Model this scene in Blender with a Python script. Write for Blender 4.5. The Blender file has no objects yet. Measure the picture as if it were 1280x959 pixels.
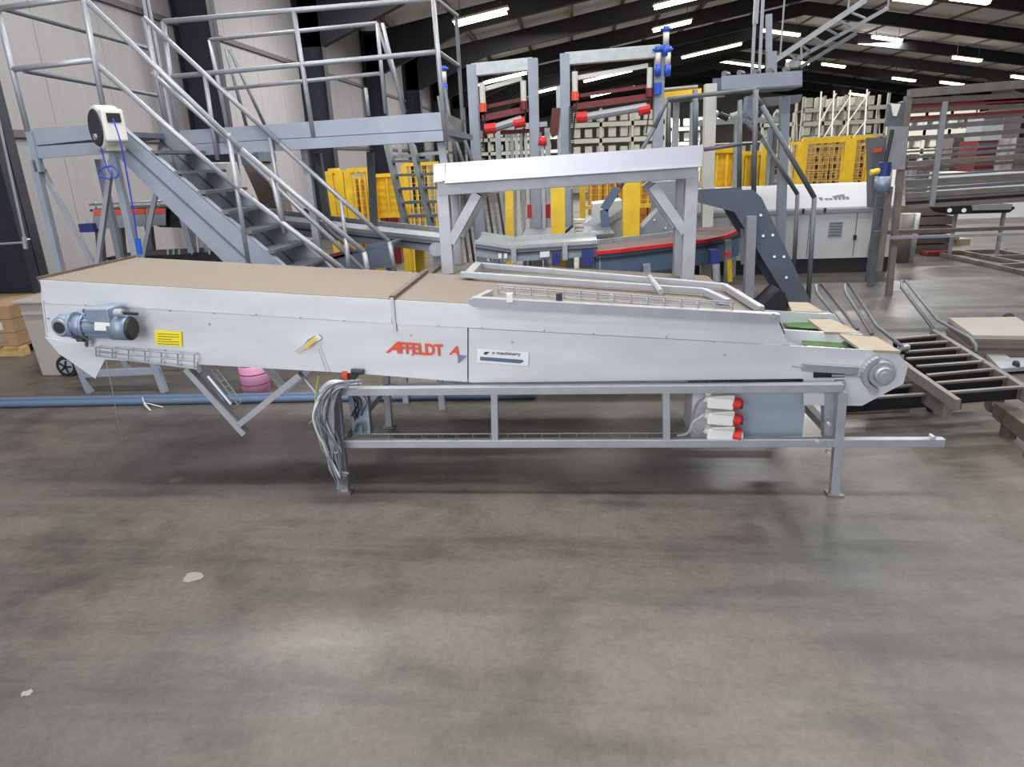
import bpy, bmesh, math, random
from mathutils import Vector as V, Matrix
random.seed(7)
S = bpy.context.scene
COL = S.collection

# ------------------------------------------------------------------ camera
FPX = 850.0; CH = 1.6
TH = math.radians(18.2); PS = math.radians(5.5); RL = 0.04
CF = V((-math.sin(PS)*math.cos(TH), math.cos(PS)*math.cos(TH), -math.sin(TH)))
R0 = V((math.cos(PS), math.sin(PS), 0)); U0 = R0.cross(CF)
CR = math.cos(RL)*R0 - math.sin(RL)*U0
CU = math.sin(RL)*R0 + math.cos(RL)*U0
CC = V((0, 0, CH))
cam = bpy.data.cameras.new('camera'); camo = bpy.data.objects.new('camera', cam); COL.objects.link(camo)
m = Matrix((CR, CU, -CF)).transposed().to_4x4(); m.translation = CC
camo.matrix_world = m
cam.sensor_width = 36; cam.sensor_fit = 'HORIZONTAL'; cam.lens = 36*FPX/1280; cam.clip_start = .05; cam.clip_end = 200
S.camera = camo

# ------------------------------------------------------------------ world, daylight, exposure
w = bpy.data.worlds.new('world'); S.world = w; w.use_nodes = True
w.node_tree.nodes['Background'].inputs[0].default_value = (.80, .88, 1, 1)
w.node_tree.nodes['Background'].inputs[1].default_value = 0.6
S.view_settings.view_transform = 'Standard'; S.view_settings.look = 'None'
S.view_settings.exposure = 0.25; S.view_settings.gamma = 1.0

def area(name, loc, rot, sx, sy, power, col=(1, 1, 1)):
    l = bpy.data.lights.new(name, 'AREA'); l.shape = 'RECTANGLE'; l.size = sx; l.size_y = sy; l.energy = power; l.color = col
    o = bpy.data.objects.new(name, l); COL.objects.link(o); o.location = loc; o.rotation_euler = rot
    return o
# daylight through the open gate behind the camera
area('gate_daylight', (-2.6, -5.6, 3.2), (math.radians(90), 0, math.radians(0)), 4.5, 4.0, 400, (.93, .97, 1))
# rows of hall lamps (the fixtures in the unseen roof above, and the rows in view), plus a front row added to light the conveyor
for lx, ly, lz, p in [(-3.2, -1.2, 5.2, 100), (-1.8, 2.95, 5.2, 185), (1.6, 2.95, 5.5, 135), (-3.5, 7.5, 5.3, 130), (1.5, 7.5, 6.1, 120), (7, 2.7, 6.6, 150), (7, 8, 7, 220),
                      (-2.5, 14, 5.4, 320), (5, 14, 6.7, 420), (13, 12, 7.3, 420), (0, 24, 5.8, 600), (10, 24, 7.5, 900), (20, 24, 6, 700), (3, 40, 6.2, 1200), (16, 42, 6.8, 1700)]:
    area('hall_or_added_light', (lx, ly, lz), (0, 0, 0), 3.2, .6, p, (1, .98, .95))

# ------------------------------------------------------------------ pixel -> place helpers (a point of the photo taken on a plane of the hall)
def ray(x, y): return CF + CR*((x-640)/FPX) - CU*((y-479.5)/FPX)
def at(x, y, Y):
    d = ray(x, y); return CC + d*(Y/d.y)
def onz(x, y, z=0.0):
    d = ray(x, y); return CC + d*((z-CH)/d.z)

# ------------------------------------------------------------------ materials
def srgb(c):
    c = c/255
    return c/12.92 if c <= .04045 else ((c+.055)/1.055)**2.4
MATS = {}
def mat(name, rgb, rough=.5, metal=0.0, noise=0.0, scale=6.0, bump=0.0, emit=0, stretch=None, rgb2=None):
    m_ = bpy.data.materials.new(name); m_.use_nodes = True; MATS[name] = m_
    nt = m_.node_tree; b = nt.nodes['Principled BSDF']
    c = tuple(srgb(v) for v in rgb)+(1,)
    b.inputs['Base Color'].default_value = c; b.inputs['Roughness'].default_value = rough; b.inputs['Metallic'].default_value = metal
    if emit:
        b.inputs['Emission Color'].default_value = c; b.inputs['Emission Strength'].default_value = emit
    if noise or bump:
        tc = nt.nodes.new('ShaderNodeTexCoord'); mp = nt.nodes.new('ShaderNodeMapping')
        if stretch: mp.inputs['Scale'].default_value = stretch
        n = nt.nodes.new('ShaderNodeTexNoise'); n.inputs['Scale'].default_value = scale; n.inputs['Detail'].default_value = 5
        nt.links.new(tc.outputs['Object'], mp.inputs[0]); nt.links.new(mp.outputs[0], n.inputs[0])
        if noise:
            r = nt.nodes.new('ShaderNodeValToRGB')
            r.color_ramp.elements[0].position = .3; r.color_ramp.elements[1].position = .72
            c2 = tuple(srgb(v) for v in rgb2)+(1,) if rgb2 else tuple(v*(1-noise) for v in c[:3])+(1,)
            r.color_ramp.elements[0].color = c2
            r.color_ramp.elements[1].color = c if rgb2 else tuple(min(1, v*(1+noise*.5)) for v in c[:3])+(1,)
            nt.links.new(n.outputs[0], r.inputs[0]); nt.links.new(r.outputs[0], b.inputs['Base Color'])
        if bump:
            bp = nt.nodes.new('ShaderNodeBump'); bp.inputs['Strength'].default_value = bump; bp.inputs['Distance'].default_value = .01
            nt.links.new(n.outputs[0], bp.inputs['Height']); nt.links.new(bp.outputs[0], b.inputs['Normal'])
    return m_
mat('alu', (214, 216, 222), .42, .2, .10, 2.2, 0, stretch=(1, 1, 5))
mat('alu_bright', (196, 198, 208), .35, .3, .05, 3)
mat('stand_paint', (168, 170, 178), .5, .25, .12, 9)
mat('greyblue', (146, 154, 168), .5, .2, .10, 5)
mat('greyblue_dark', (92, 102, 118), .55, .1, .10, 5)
mat('rail', (160, 163, 171), .45, .35, .10, 10)
mat('rail_dark', (104, 110, 116), .5, .2, .1, 10)
mat('motor', (136, 150, 170), .45, .3, .15, 20)
mat('box_blue', (158, 170, 184), .5, .1, .05, 4)
mat('black', (22, 23, 28), .6)
mat('dark', (44, 44, 50), .6, 0, .2, 8)
mat('steel_column', (38, 42, 54), .55, .1, .2, 2)
mat('roof_beam', (40, 38, 44), .6, .1, .2, 2)
mat('purlin', (124, 112, 112), .6, .2, .2, 3)
mat('wall', (156, 153, 156), .7, 0, .06, 1.3, 0, stretch=(1, 6, .4))
mat('wall_white', (205, 206, 212), .6)
mat('girt', (92, 88, 92), .6)
mat('roof', (232, 226, 224), .7, 0, .16, .8)
mat('belt_tan', (120, 111, 100), .75, 0, .07, 30, .05, stretch=(.15, 3, 1))
mat('board', (150, 139, 120), .7, 0, .10, 14)
mat('belt_green', (70, 104, 56), .7, 0, .2, 20)
mat('red', (206, 44, 44), .5)
mat('darkred', (112, 34, 44), .5, 0, .2, 10)
mat('orange_red', (222, 84, 56), .5)
mat('logo_grey', (120, 120, 160), .5)
mat('white', (236, 236, 236), .5)
mat('offwhite', (204, 204, 198), .5)
mat('yellow', (240, 200, 50), .5, 0, .15, 6)
mat('yellow_sticker', (244, 222, 30), .5)
mat('blue', (30, 84, 190), .45)
mat('navy', (40, 52, 120), .5)
mat('hose_blue', (40, 64, 190), .4)
mat('pink', (228, 160, 198), .6, 0, .12, 14)
mat('cable', (146, 148, 156), .5, 0, .25, 30)
mat('cable_white', (206, 206, 208), .5)
mat('conduit', (88, 108, 134), .4, .1)
mat('bin', (164, 158, 152), .65, 0, .06, 4)
mat('card', (166, 136, 104), .8, 0, .15, 6)
mat('card_dark', (112, 98, 96), .8, 0, .15, 6)
mat('wood', (196, 164, 112), .75, 0, .25, 16)
mat('rust', (102, 90, 84), .6, .2, .2, 12)
mat('rubber', (26, 26, 28), .8)
mat('cabinet', (196, 200, 202), .5, 0, .04, 3)
mat('rack', (226, 226, 214), .6)
mat('frame_brown', (128, 122, 118), .5, .3, .2, 8)
mat('galv', (174, 180, 184), .45, .4, .14, 14)
mat('lamp', (255, 252, 224), .5, 0, emit=9)
mat('lamp_body', (196, 190, 176), .6)
mat('far_rack', (150, 146, 150), .7, 0, .3, 4, rgb2=(96, 84, 92))
mat('orange_load', (206, 150, 66), .7, 0, .3, 6, rgb2=(150, 92, 44))
mat('slat_grey', (118, 116, 116), .5, .3, .2, 10)
mat('olive_wire', (150, 160, 70), .5)
mat('splash_white', (138, 135, 128), .7)
mat('splash_dull', (112, 107, 98), .7)
mat('glass_dark', (60, 62, 70), .2)

def floor_material():
    m_ = bpy.data.materials.new('concrete_floor'); m_.use_nodes = True; MATS['floor'] = m_
    nt = m_.node_tree; N = nt.nodes; L = nt.links; b = N['Principled BSDF']
    tc = N.new('ShaderNodeTexCoord')
    def noise(scale, detail, rough=.6, sc=(1, 1, 1), loc=(0, 0, 0), rot=0):
        mp = N.new('ShaderNodeMapping'); mp.inputs['Scale'].default_value = sc; mp.inputs['Location'].default_value = loc; mp.inputs['Rotation'].default_value = (0, 0, rot)
        n = N.new('ShaderNodeTexNoise'); n.inputs['Scale'].default_value = scale; n.inputs['Detail'].default_value = detail; n.inputs['Roughness'].default_value = rough
        L.new(tc.outputs['Object'], mp.inputs[0]); L.new(mp.outputs[0], n.inputs[0]); return n.outputs[0]
    def ramp(src, stops):
        r = N.new('ShaderNodeValToRGB'); e = r.color_ramp.elements
        while len(e) < len(stops): e.new(.5)
        for i, (p, c) in enumerate(stops): e[i].position = p; e[i].color = tuple(srgb(v) for v in c)+(1,)
        L.new(src, r.inputs[0]); return r.outputs[0]
    def mix(mode, f, a, c):
        x = N.new('ShaderNodeMix'); x.data_type = 'RGBA'; x.blend_type = mode
        if isinstance(f, float): x.inputs[0].default_value = f
        else: L.new(f, x.inputs[0])
        L.new(a, x.inputs[6]); L.new(c, x.inputs[7]); return x.outputs[2]
    base = ramp(noise(.35, 3, .5), [(.32, (78, 81, 80)), (.48, (93, 87, 83)), (.68, (104, 99, 90))])
    mott = ramp(noise(2.2, 8, .68, (1, 1, 1), (4, 2, 0)), [(.3, (120, 120, 120)), (.5, (186, 186, 186)), (.75, (212, 212, 212))])
    streak = ramp(noise(2.5, 6, .6, (.35, 2.2, 1), (0, 0, 0), .35), [(.33, (126, 126, 130)), (.5, (190, 190, 190)), (.8, (204, 204, 202))])
    fine = ramp(noise(42, 4, .7), [(.3, (150, 150, 150)), (.6, (190, 190, 190))])
    c = mix('OVERLAY', .8, base, mott); c = mix('OVERLAY', .5, c, streak); c = mix('OVERLAY', .55, c, fine)
    # hairline cracks
    vo = N.new('ShaderNodeTexVoronoi'); vo.feature = 'DISTANCE_TO_EDGE'; vo.inputs['Scale'].default_value = .8
    wn = N.new('ShaderNodeTexNoise'); wn.inputs['Scale'].default_value = 3; wn.inputs['Detail'].default_value = 5
    L.new(tc.outputs['Object'], wn.inputs[0])
    wv = mix('LINEAR_LIGHT', .12, tc.outputs['Object'], wn.outputs[1]); L.new(wv, vo.inputs[0])
    cr = ramp(vo.outputs[0], [(.0, (255, 255, 255)), (.0022, (0, 0, 0))])
    msk = ramp(noise(.7, 2, .5, loc=(3, 7, 0)), [(.56, (0, 0, 0)), (.68, (140, 140, 140))])
    cm = mix('MULTIPLY', 1.0, cr, msk)
    dk = N.new('ShaderNodeRGB'); dk.outputs[0].default_value = (.07, .065, .06, 1)
    c = mix('MIX', cm, c, dk.outputs[0])
    # pale paint spots
    sp = ramp(noise(1.7, 2, .4, loc=(11, 5, 0)), [(.76, (0, 0, 0)), (.80, (150, 150, 150))])
    wt = N.new('ShaderNodeRGB'); wt.outputs[0].default_value = (.42, .41, .38, 1)
    c = mix('MIX', sp, c, wt.outputs[0])
    L.new(c, b.inputs['Base Color'])
    rr = ramp(noise(1.3, 5, .6, loc=(1, 9, 0)), [(.3, (150, 150, 150)), (.7, (204, 204, 204))])
    L.new(rr, b.inputs['Roughness'])
    bp = N.new('ShaderNodeBump'); bp.inputs['Strength'].default_value = .12; bp.inputs['Distance'].default_value = .004
    L.new(noise(30, 5, .7), bp.inputs['Height']); L.new(bp.outputs[0], b.inputs['Normal'])
    return m_
floor_material()

# ------------------------------------------------------------------ mesh builder
class M:
    def __init__(s): s.v = []; s.f = []
    def add(s, vs, fs):
        k = len(s.v); s.v += [V(a) for a in vs]; s.f += [tuple(i+k for i in f) for f in fs]; return s
    def box(s, lo, hi):
        x0, y0, z0 = lo; x1, y1, z1 = hi
        return s.add([(x0, y0, z0), (x1, y0, z0), (x1, y1, z0), (x0, y1, z0), (x0, y0, z1), (x1, y0, z1), (x1, y1, z1), (x0, y1, z1)],
                     [(0, 3, 2, 1), (4, 5, 6, 7), (0, 1, 5, 4), (1, 2, 6, 5), (2, 3, 7, 6), (3, 0, 4, 7)])
    def bar(s, p, q, a=.04, b=.04, up=(0, 0, 1)):
        p = V(p); q = V(q); d = (q-p).normalized(); u = V(up)
        if abs(d.dot(u)) > .98: u = V((0, 1, 0))
        sx = d.cross(u).normalized(); uy = sx.cross(d).normalized()
        vs = [e + sx*i*a/2 + uy*j*b/2 for e in (p, q) for i, j in ((-1, -1), (1, -1), (1, 1), (-1, 1))]
        return s.add(vs, [(0, 1, 2, 3), (7, 6, 5, 4), (0, 4, 5, 1), (1, 5, 6, 2), (2, 6, 7, 3), (3, 7, 4, 0)])
    def tube(s, p, q, r=.01, n=8, r2=None):
        p = V(p); q = V(q); d = (q-p).normalized(); u = V((0, 0, 1)) if abs(d.z) < .9 else V((0, 1, 0))
        a = d.cross(u).normalized(); c = a.cross(d); r2 = r if r2 is None else r2
        vs = [p+(a*math.cos(t)+c*math.sin(t))*r for t in [6.2832*i/n for i in range(n)]] + [q+(a*math.cos(t)+c*math.sin(t))*r2 for t in [6.2832*i/n for i in range(n)]]
        return s.add(vs, [(i, (i+1) % n, n+(i+1) % n, n+i) for i in range(n)] + [tuple(range(n))[::-1], tuple(range(n, 2*n))])
    def path(s, pts, r=.01, n=6):
        pts = [V(p) for p in pts]; N = len(pts); k0 = len(s.v); pa = None
        for i, p in enumerate(pts):
            d = (pts[min(i+1, N-1)]-pts[max(i-1, 0)]).normalized()
            if pa is None:
                u = V((0, 0, 1)) if abs(d.z) < .9 else V((0, 1, 0)); a = d.cross(u).normalized()
            else: a = (pa - d*pa.dot(d)).normalized()
            pa = a; c = a.cross(d)
            s.v += [p+(a*math.cos(t)+c*math.sin(t))*r for t in [6.2832*j/n for j in range(n)]]
        for i in range(N-1):
            for j in range(n):
                s.f.append((k0+i*n+j, k0+i*n+(j+1) % n, k0+(i+1)*n+(j+1) % n, k0+(i+1)*n+j))
        s.f += [tuple(k0+j for j in range(n))[::-1], tuple(k0+(N-1)*n+j for j in range(n))]
        return s
    def prism(s, pts, vec):
        pts = [V(p) for p in pts]; n = len(pts); vec = V(vec)
        return s.add(pts+[p+vec for p in pts], [tuple(range(n))[::-1], tuple(range(n, 2*n))] + [(i, (i+1) % n, n+(i+1) % n, n+i) for i in range(n)])
    def slab(s, a, b, c, d, t):                      # a quad with thickness t downwards
        vs = [V(p) for p in (a, b, c, d)]
        return s.add([p-V((0, 0, t)) for p in vs]+vs, [(3, 2, 1, 0), (4, 5, 6, 7), (0, 1, 5, 4), (1, 2, 6, 5), (2, 3, 7, 6), (3, 0, 4, 7)])
    def go(s, name, mt, parent=None, bevel=0, smooth=False, **kw):
        off = V((0, 0, 0))
        if parent is not None:
            off = parent.get('_o') and V(parent['_o']) or V((0, 0, 0))
        else:
            lo = [min(v[i] for v in s.v) for i in range(3)]; hi = [max(v[i] for v in s.v) for i in range(3)]
            off = V(((lo[0]+hi[0])/2, (lo[1]+hi[1])/2, lo[2]))
        me = bpy.data.meshes.new(name); me.from_pydata([v-off for v in s.v], [], s.f)
        bm = bmesh.new(); bm.from_mesh(me); bmesh.ops.recalc_face_normals(bm, faces=bm.faces); bm.to_mesh(me); bm.free()
        me.materials.append(MATS[mt] if isinstance(mt, str) else mt)
        o = bpy.data.objects.new(name, me); COL.objects.link(o)
        if parent is not None: o.parent = parent
        else: o.location = off
        o['_o'] = tuple(off)
        if smooth:
            for p in me.polygons: p.use_smooth = len(p.vertices) <= 4
        if bevel:
            md = o.modifiers.new('bevel', 'BEVEL'); md.width = bevel; md.segments = 2; md.limit_method = 'ANGLE'
        for k, v in kw.items(): o[k] = v
        return o
def curve(pts, n=8):
    pts = [V(p) for p in pts]; P_ = [pts[0]]+pts+[pts[-1]]; out = []
    for i in range(1, len(P_)-2):
        a, b, c, d = P_[i-1:i+3]
        for k in range(n):
            t = k/n
            out.append(.5*((2*b)+(c-a)*t+(2*a-5*b+4*c-d)*t*t+(3*b-a-3*c+d)*t**3))
    out.append(pts[-1]); return out
def thing(name, label, cat, loc=(0, 0, 0), group=None):
    o = bpy.data.objects.new(name, None); COL.objects.link(o); o.location = loc; o['_o'] = tuple(loc)
    o.empty_display_size = .1
    o['label'] = label; o['category'] = cat
    if group: o['group'] = group
    return o
def tag(o, label, cat, group=None):
    o['label'] = label; o['category'] = cat
    if group: o['group'] = group
    return o
def text(s, name, parent, org, ex, ez, height, mt, shear=0, bold=0, width=None):
    cu = bpy.data.curves.new('t', 'FONT'); cu.body = s; cu.size = 1; cu.offset = bold; cu.shear = shear; cu.extrude = .004
    t = bpy.data.objects.new('t', cu); COL.objects.link(t)
    dg = bpy.context.evaluated_depsgraph_get(); me = bpy.data.meshes.new_from_object(t.evaluated_get(dg))
    bpy.data.objects.remove(t)
    xs = [v.co.x for v in me.vertices]; ys = [v.co.y for v in me.vertices]
    x0, x1, y0, y1 = min(xs), max(xs), min(ys), max(ys)
    sy = height/(y1-y0); sx = sy if width is None else width/(x1-x0)
    ex = V(ex).normalized(); ez = V(ez).normalized(); nrm = ex.cross(ez)
    off = V(parent['_o'])
    for v in me.vertices:
        p = V(org)+ex*(v.co.x-x0)*sx+ez*(v.co.y-y0)*sy+nrm*(v.co.z+.004)*.3
        v.co = p-off
    me.materials.clear(); me.materials.append(MATS[mt])
    o = bpy.data.objects.new(name, me); COL.objects.link(o); o.parent = parent
    return o

# ================================================================== THE SETTING
WX = -6.1; EZ = 5.4; SL = .17; RX = 11.0; EX2 = 28.1; YE = 70.0; YS = -6.0
def rz(X): return EZ+SL*(X-WX) if X < RX else EZ+SL*(RX-WX)-SL*(X-RX)
M().box((WX-.4, YS-3, -.2), (EX2, YE, 0)).go('floor', 'floor', kind='structure')
wl = M().box((WX-.22, YS, 0), (WX-.06, YE, EZ+.1)).go('wall_left', 'wall', kind='structure')
y = YS; k = 0
while y < 48:
    M().box((WX-.06, y+.003, .0), (WX, y+1.177, EZ)).go('wall_panel', 'wall', wl); y += 1.18
M().box((EX2, YS, 0), (EX2+.2, YE, EZ)).go('wall_right', 'wall', kind='structure')
M().prism([(WX, YE, 0), (EX2, YE, 0), (EX2, YE, EZ), (RX, YE, rz(RX)), (WX, YE, EZ)], (0, .2, 0)).go('wall_far', 'wall', kind='structure')
wn = M()
wn.prism([(WX, YS, EZ-.2), (EX2, YS, EZ-.2), (EX2, YS, EZ), (RX, YS, rz(RX)), (WX, YS, EZ)], (0, -.2, 0))
wn.box((WX, YS-.2, 0), (-3.4, YS, EZ-.2)); wn.box((6.4, YS-.2, 0), (EX2, YS, EZ-.2))
wn.go('wall_near', 'wall', kind='structure')
ce = M()
ce.add([(WX-.2, YS, EZ), (WX-.2, YE, EZ), (RX, YE, rz(RX)), (RX, YS, rz(RX))], [(0, 1, 2, 3)])
ce.add([(RX, YS, rz(RX)), (RX, YE, rz(RX)), (EX2, YE, EZ), (EX2, YS, EZ)], [(0, 1, 2, 3)])
ce = ce.go('ceiling', 'roof', kind='structure')
so = ce.modifiers.new('s', 'SOLIDIFY'); so.thickness = -.12
frames_y = [-4.0, 1.3, 6.6]+[11.3+5.1*i for i in range(0, 12)]
for i, fy in enumerate(frames_y):
    r = thing('portal_frame', 'dark steel portal frame of the hall, number %d from the camera' % (i+1), 'frame', (WX, fy, 0))
    del r['label'], r['category']; r['kind'] = 'structure'
    r.name = 'trim_%d' % (i+1)
    c = M()
    for (x0, x1) in ((WX+.02, WX+.60), (EX2-.6, EX2-.02)):
        c.box((x0, fy-.006, 0), (x1, fy+.006, EZ-.1)); c.box((x0, fy-.13, 0), (x0+.016, fy+.13, EZ-.05)); c.box((x1-.016, fy-.13, 0), (x1, fy+.13, EZ-.3))
    c.go('column', 'steel_column', r)
    b = M()
    for (xa, xb) in ((WX+.1, RX), (EX2-.1, RX)):
        sg = 1 if xb > xa else -1
        pts = [(xa, fy-.006, rz(xa)-.22), (xb, fy-.006, rz(xb)-.22), (xb, fy-.006, rz(xb)-.76), (xa+sg*3, fy-.006, rz(xa+sg*3)-.76), (xa+sg*.5, fy-.006, rz(xa)-1.25), (xa, fy-.006, rz(xa)-1.25)]
        b.prism(pts, (0, .012, 0))
        b.bar((xa+sg*3, fy, rz(xa+sg*3)-.76), (xb, fy, rz(xb)-.76), .22, .02); b.bar((xa, fy, rz(xa)-.22), (xb, fy, rz(xb)-.22), .22, .02)
        b.bar((xa+sg*.5, fy, rz(xa)-1.25), (xa+sg*3, fy, rz(xa+sg*3)-.76), .22, .02)
    b.go('rafter', 'roof_beam', r)
    if i >= 2:
        for k2 in range(7):
            xx = -3.6+k2*3.6
            M().tube((xx, fy, rz(xx)-.7), (xx+.02, fy+1.2, rz(xx)-.22), .02, 5).go('brace', 'roof_beam', r)
k = 16
for X in [WX+.9+1.75*i for i in range(19)]:
    M().box((X-.04, YS, rz(X)-.2), (X+.04, YE, rz(X)-.02)).go('trim_%d' % k, 'purlin', kind='structure'); k += 1
for z in (2.08, 3.8):
    M().box((WX, YS, z-.04), (WX+.05, YE, z+.04)).go('trim_%d' % k, 'girt', kind='structure'); k += 1

# ceiling lamps
lampdef = [(572, 30, 630, 14), (817, 38, 863, 27), (960, 45, 994, 37), (915, 83, 938, 77), (830, 5, 862, 0), (1195, 0, 1230, 1), (1092, 48, 1126, 49),
           (1192, 73, 1226, 75), (1028, 81, 1056, 83), (1117, 99, 1143, 100), (1062, 118, 1085, 119), (578, 104, 648, 99), (605, 132, 648, 128),
           (670, 117, 700, 108), (730, 102, 790, 88), (742, 117, 787, 113), (845, 75, 935, 52), (1272, 97, 1290, 98), (1130, 1, 1150, 0), (985, 78, 1010, 78), (1180, 104, 1200, 105)]
def roofpt(x, y, drop=.84):
    d = ray(x, y); t = (EZ-SL*WX-drop-CH)/(d.z-SL*d.x); p = CC+d*t
    if t > 0 and p.x < RX: return p
    t = (rz(RX)+SL*RX-drop-CH)/(d.z+SL*d.x); return CC+d*t
desc = ['long bright strip light nearest the walkway handrail end', 'strip light beside the top of the blue-topped gantry', 'strip light right of the grey roof hangers', 'short strip light just above the grey overhead box beam, left of the hangers',
        'strip light cut off by the top edge above the gantry', 'bluish strip light cut off by the top edge at the right', 'upper strip light of the right roof slope', 'rightmost yellowish strip light above the large grey frame',
        'strip light above the left end of the white racking', 'strip light below and right of the upper one on the right slope', 'lowest strip light just above the white racking', 'strip light seen through the top of the left gantry',
        'lower strip light seen through the left gantry above the red bar', 'strip light between the two gantries', 'upper strip light seen through the right gantry', 'lower strip light seen through the right gantry above the red bar',
        'long thin strip light right of the gantry leading up to the hangers', 'small strip light at the right edge of the photo', 'strip light cut off by the top edge right of the boom', 'dim strip light right of the hangers', 'small dim strip light above the frame top']
for i, l in enumerate(lampdef):
    a = roofpt(l[0], l[1]); b = roofpt(l[2], l[3]); c = (a+b)/2
    sx = 1 if c.x < RX else -1
    ln = min(max((b-a).length, 1.4), 3.2); d = V((1, 0, sx*SL)).normalized()
    t = thing('strip_light', desc[i], 'lamp', c, 'strip lights under the roof')
    M().bar(c-d*ln/2, c+d*ln/2, .30, .10).go('tube', 'lamp', t)
    M().bar(c-d*(ln/2+.06)+V((0, 0, .075)), c+d*(ln/2+.06)+V((0, 0, .075)), .36, .05).go('housing', 'lamp_body', t)
    h = M(); 
    for e in (-.4, .4): h.tube(c+d*ln*e+V((0, 0, .07)), c+d*ln*e+V((0, 0, .82)), .012, 5)
    h.go('hanger', 'rail_dark', t)
# ================================================================== THE CONVEYOR
YB = 3.13; YK = 3.92
DB = V((0, YK-YB, 0))
cv = thing('grading_conveyor', 'long white aluminium belt conveyor with red lettering, lying on the grey stand in front', 'conveyor', (-.5, 3.5, 0))
def nb(x, y, Y=YB): return at(x, y, Y)
up_poly = [nb(48, 350), nb(490, 375), nb(975, 402), nb(988, 432), nb(600, 411), nb(445, 402), nb(300, 393), nb(170, 385), nb(53, 379)]
lo_poly = [nb(53, 379), nb(170, 385), nb(300, 393), nb(445, 402), nb(600, 411), nb(988, 432), nb(1122, 440), nb(1136, 458), nb(1130, 480), nb(1078, 508), nb(1005, 507), nb(1005, 474), nb(590, 479), nb(440, 467), nb(245, 456), nb(120, 441), nb(75, 432), nb(57, 420)]
TH_ = V((0, .004, 0))
# upper skin: three sheets with joints
def split(poly_top, poly_bot, name, gap=.0015, y=YB):
    pass
def sheet(pts, name, mt='alu', y0=0.0, th=.006):
    return M().prism([p+V((0, y0, 0)) for p in pts], (0, th, 0)).go(name, mt, cv)
sheet([nb(48, 350), nb(489.5, 375), nb(489.5, 404.8), nb(445, 402), nb(300, 393), nb(170, 385), nb(53, 379)], 'side_sheet')
sheet([nb(491, 375), nb(975, 402), nb(988, 431.6), nb(600, 410.6), nb(491, 405)], 'side_sheet')
sheet([nb(53, 379.7), nb(170, 385.7), nb(300, 393.7), nb(445, 402.7), nb(584, 410.6), nb(584, 478.3), nb(440, 467), nb(245, 456), nb(120, 441), nb(75, 432), nb(57, 420)], 'side_sheet', y0=.006)
sheet([nb(585.6, 410.8), nb(600, 411.6), nb(988, 432.6), nb(1122, 440), nb(1136, 458), nb(1130, 480), nb(1078, 508), nb(1005, 507), nb(1005, 474), nb(590, 479), nb(585.6, 478.5)], 'side_sheet', y0=.006)
# hopper plate left
sheet([nb(57, 421), nb(125, 436), nb(245, 456), nb(132, 449), nb(120, 473), nb(75, 442)], 'end_plate', y0=-.006)
# cable tray along the lower edge at the left
tr = M(); A = nb(120, 434, YB-.03); B = nb(243, 443, YB-.03); C_ = nb(120, 445, YB-.03); D_ = nb(243, 460, YB-.03)
A2 = (A+C_)/2; B2 = (B+D_)/2
for p, q in ((A, B), (A2, B2), (C_, D_)): tr.tube(p, q, .0035, 5)
for i in range(7):
    t = i/6; p = A.lerp(B, t); q = C_.lerp(D_, t); tr.tube(p, q, .0035, 5); tr.tube(q, q+V((0, .03, 0)), .0035, 5); tr.tube(p, p+V((0, .03, 0)), .0035, 5)
tr.go('cable_tray', 'rail', cv)
M().prism([nb(120, 441, YB-.004), nb(246, 452, YB-.004), nb(246, 462, YB-.004), nb(120, 446, YB-.004)], (0, .01, 0)).go('tray_backing', 'alu', cv)
# far side skin and bottom
far = [p+DB for p in [nb(48, 350), nb(490, 375), nb(975, 402), nb(988, 432), nb(1122, 440), nb(1136, 458), nb(1130, 480), nb(1078, 508), nb(1005, 507), nb(1005, 474), nb(590, 479), nb(440, 467), nb(245, 456), nb(120, 441), nb(57, 420)]]
M().prism(far, (0, .006, 0)).go('far_side_sheet', 'alu', cv)
bt = M()
for a, b in (((57, 421), (120, 443)), ((120, 443), (245, 455.5)), ((245, 455.5), (440, 466.5)), ((440, 466.5), (590, 478)), ((590, 478), (1005, 473.5))):
    p = nb(*a)+V((0, .015, .004)); q = nb(*b)+V((0, .015, .004)); bt.slab(p, q, q+DB*.97, p+DB*.97, .004)
bt.go('bottom_sheet', 'alu', cv)
p = nb(48.6, 351); q = nb(57.5, 420)
M().prism([p, q, q+V((.006, 0, 0)), p+V((.006, 0, 0))], DB).go('end_sheet', 'alu', cv)
# tan cover
def top(a, b, name, z=.002, w0=.0, w1=1.0):
    p = nb(*a)+V((0, 0, z)); q = nb(*b)+V((0, 0, z))
    return M().slab(p+DB*w0, q+DB*w0, q+DB*w1, p+DB*w1, .006).go(name, 'belt_tan', cv)
top((48.6, 350), (489, 375), 'belt_cover', .002, .012, .99); top((492, 375), (974, 402), 'belt_cover', .002, .012, .99)
e = M(); p = nb(48, 349.5); e.bar(p+V((.0, 0, .006)), p+DB+V((.0, 0, .006)), .014, .014); e.go('end_lip', 'rust', cv)
e = M(); p = nb(490.5, 375); e.bar(p+V((0, -.004, .012)), p+DB+V((0, 0, .012)), .028, .018); e.go('joint_strip', 'rust', cv)
e = M(); e.bar(p+V((0, -.008, .012)), p+V((0, -.008, -.15)), .016, .006, (0, 1, 0)); e.go('joint_clip', 'alu_bright', cv)
# hood end plate
sp = nb(975, 402); sq = nb(988, 432)
M().prism([sp, sq, sq+V((-.006, 0, 0)), sp+V((-.006, 0, 0))], DB*.06).go('hood_edge', 'alu', cv)
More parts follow.
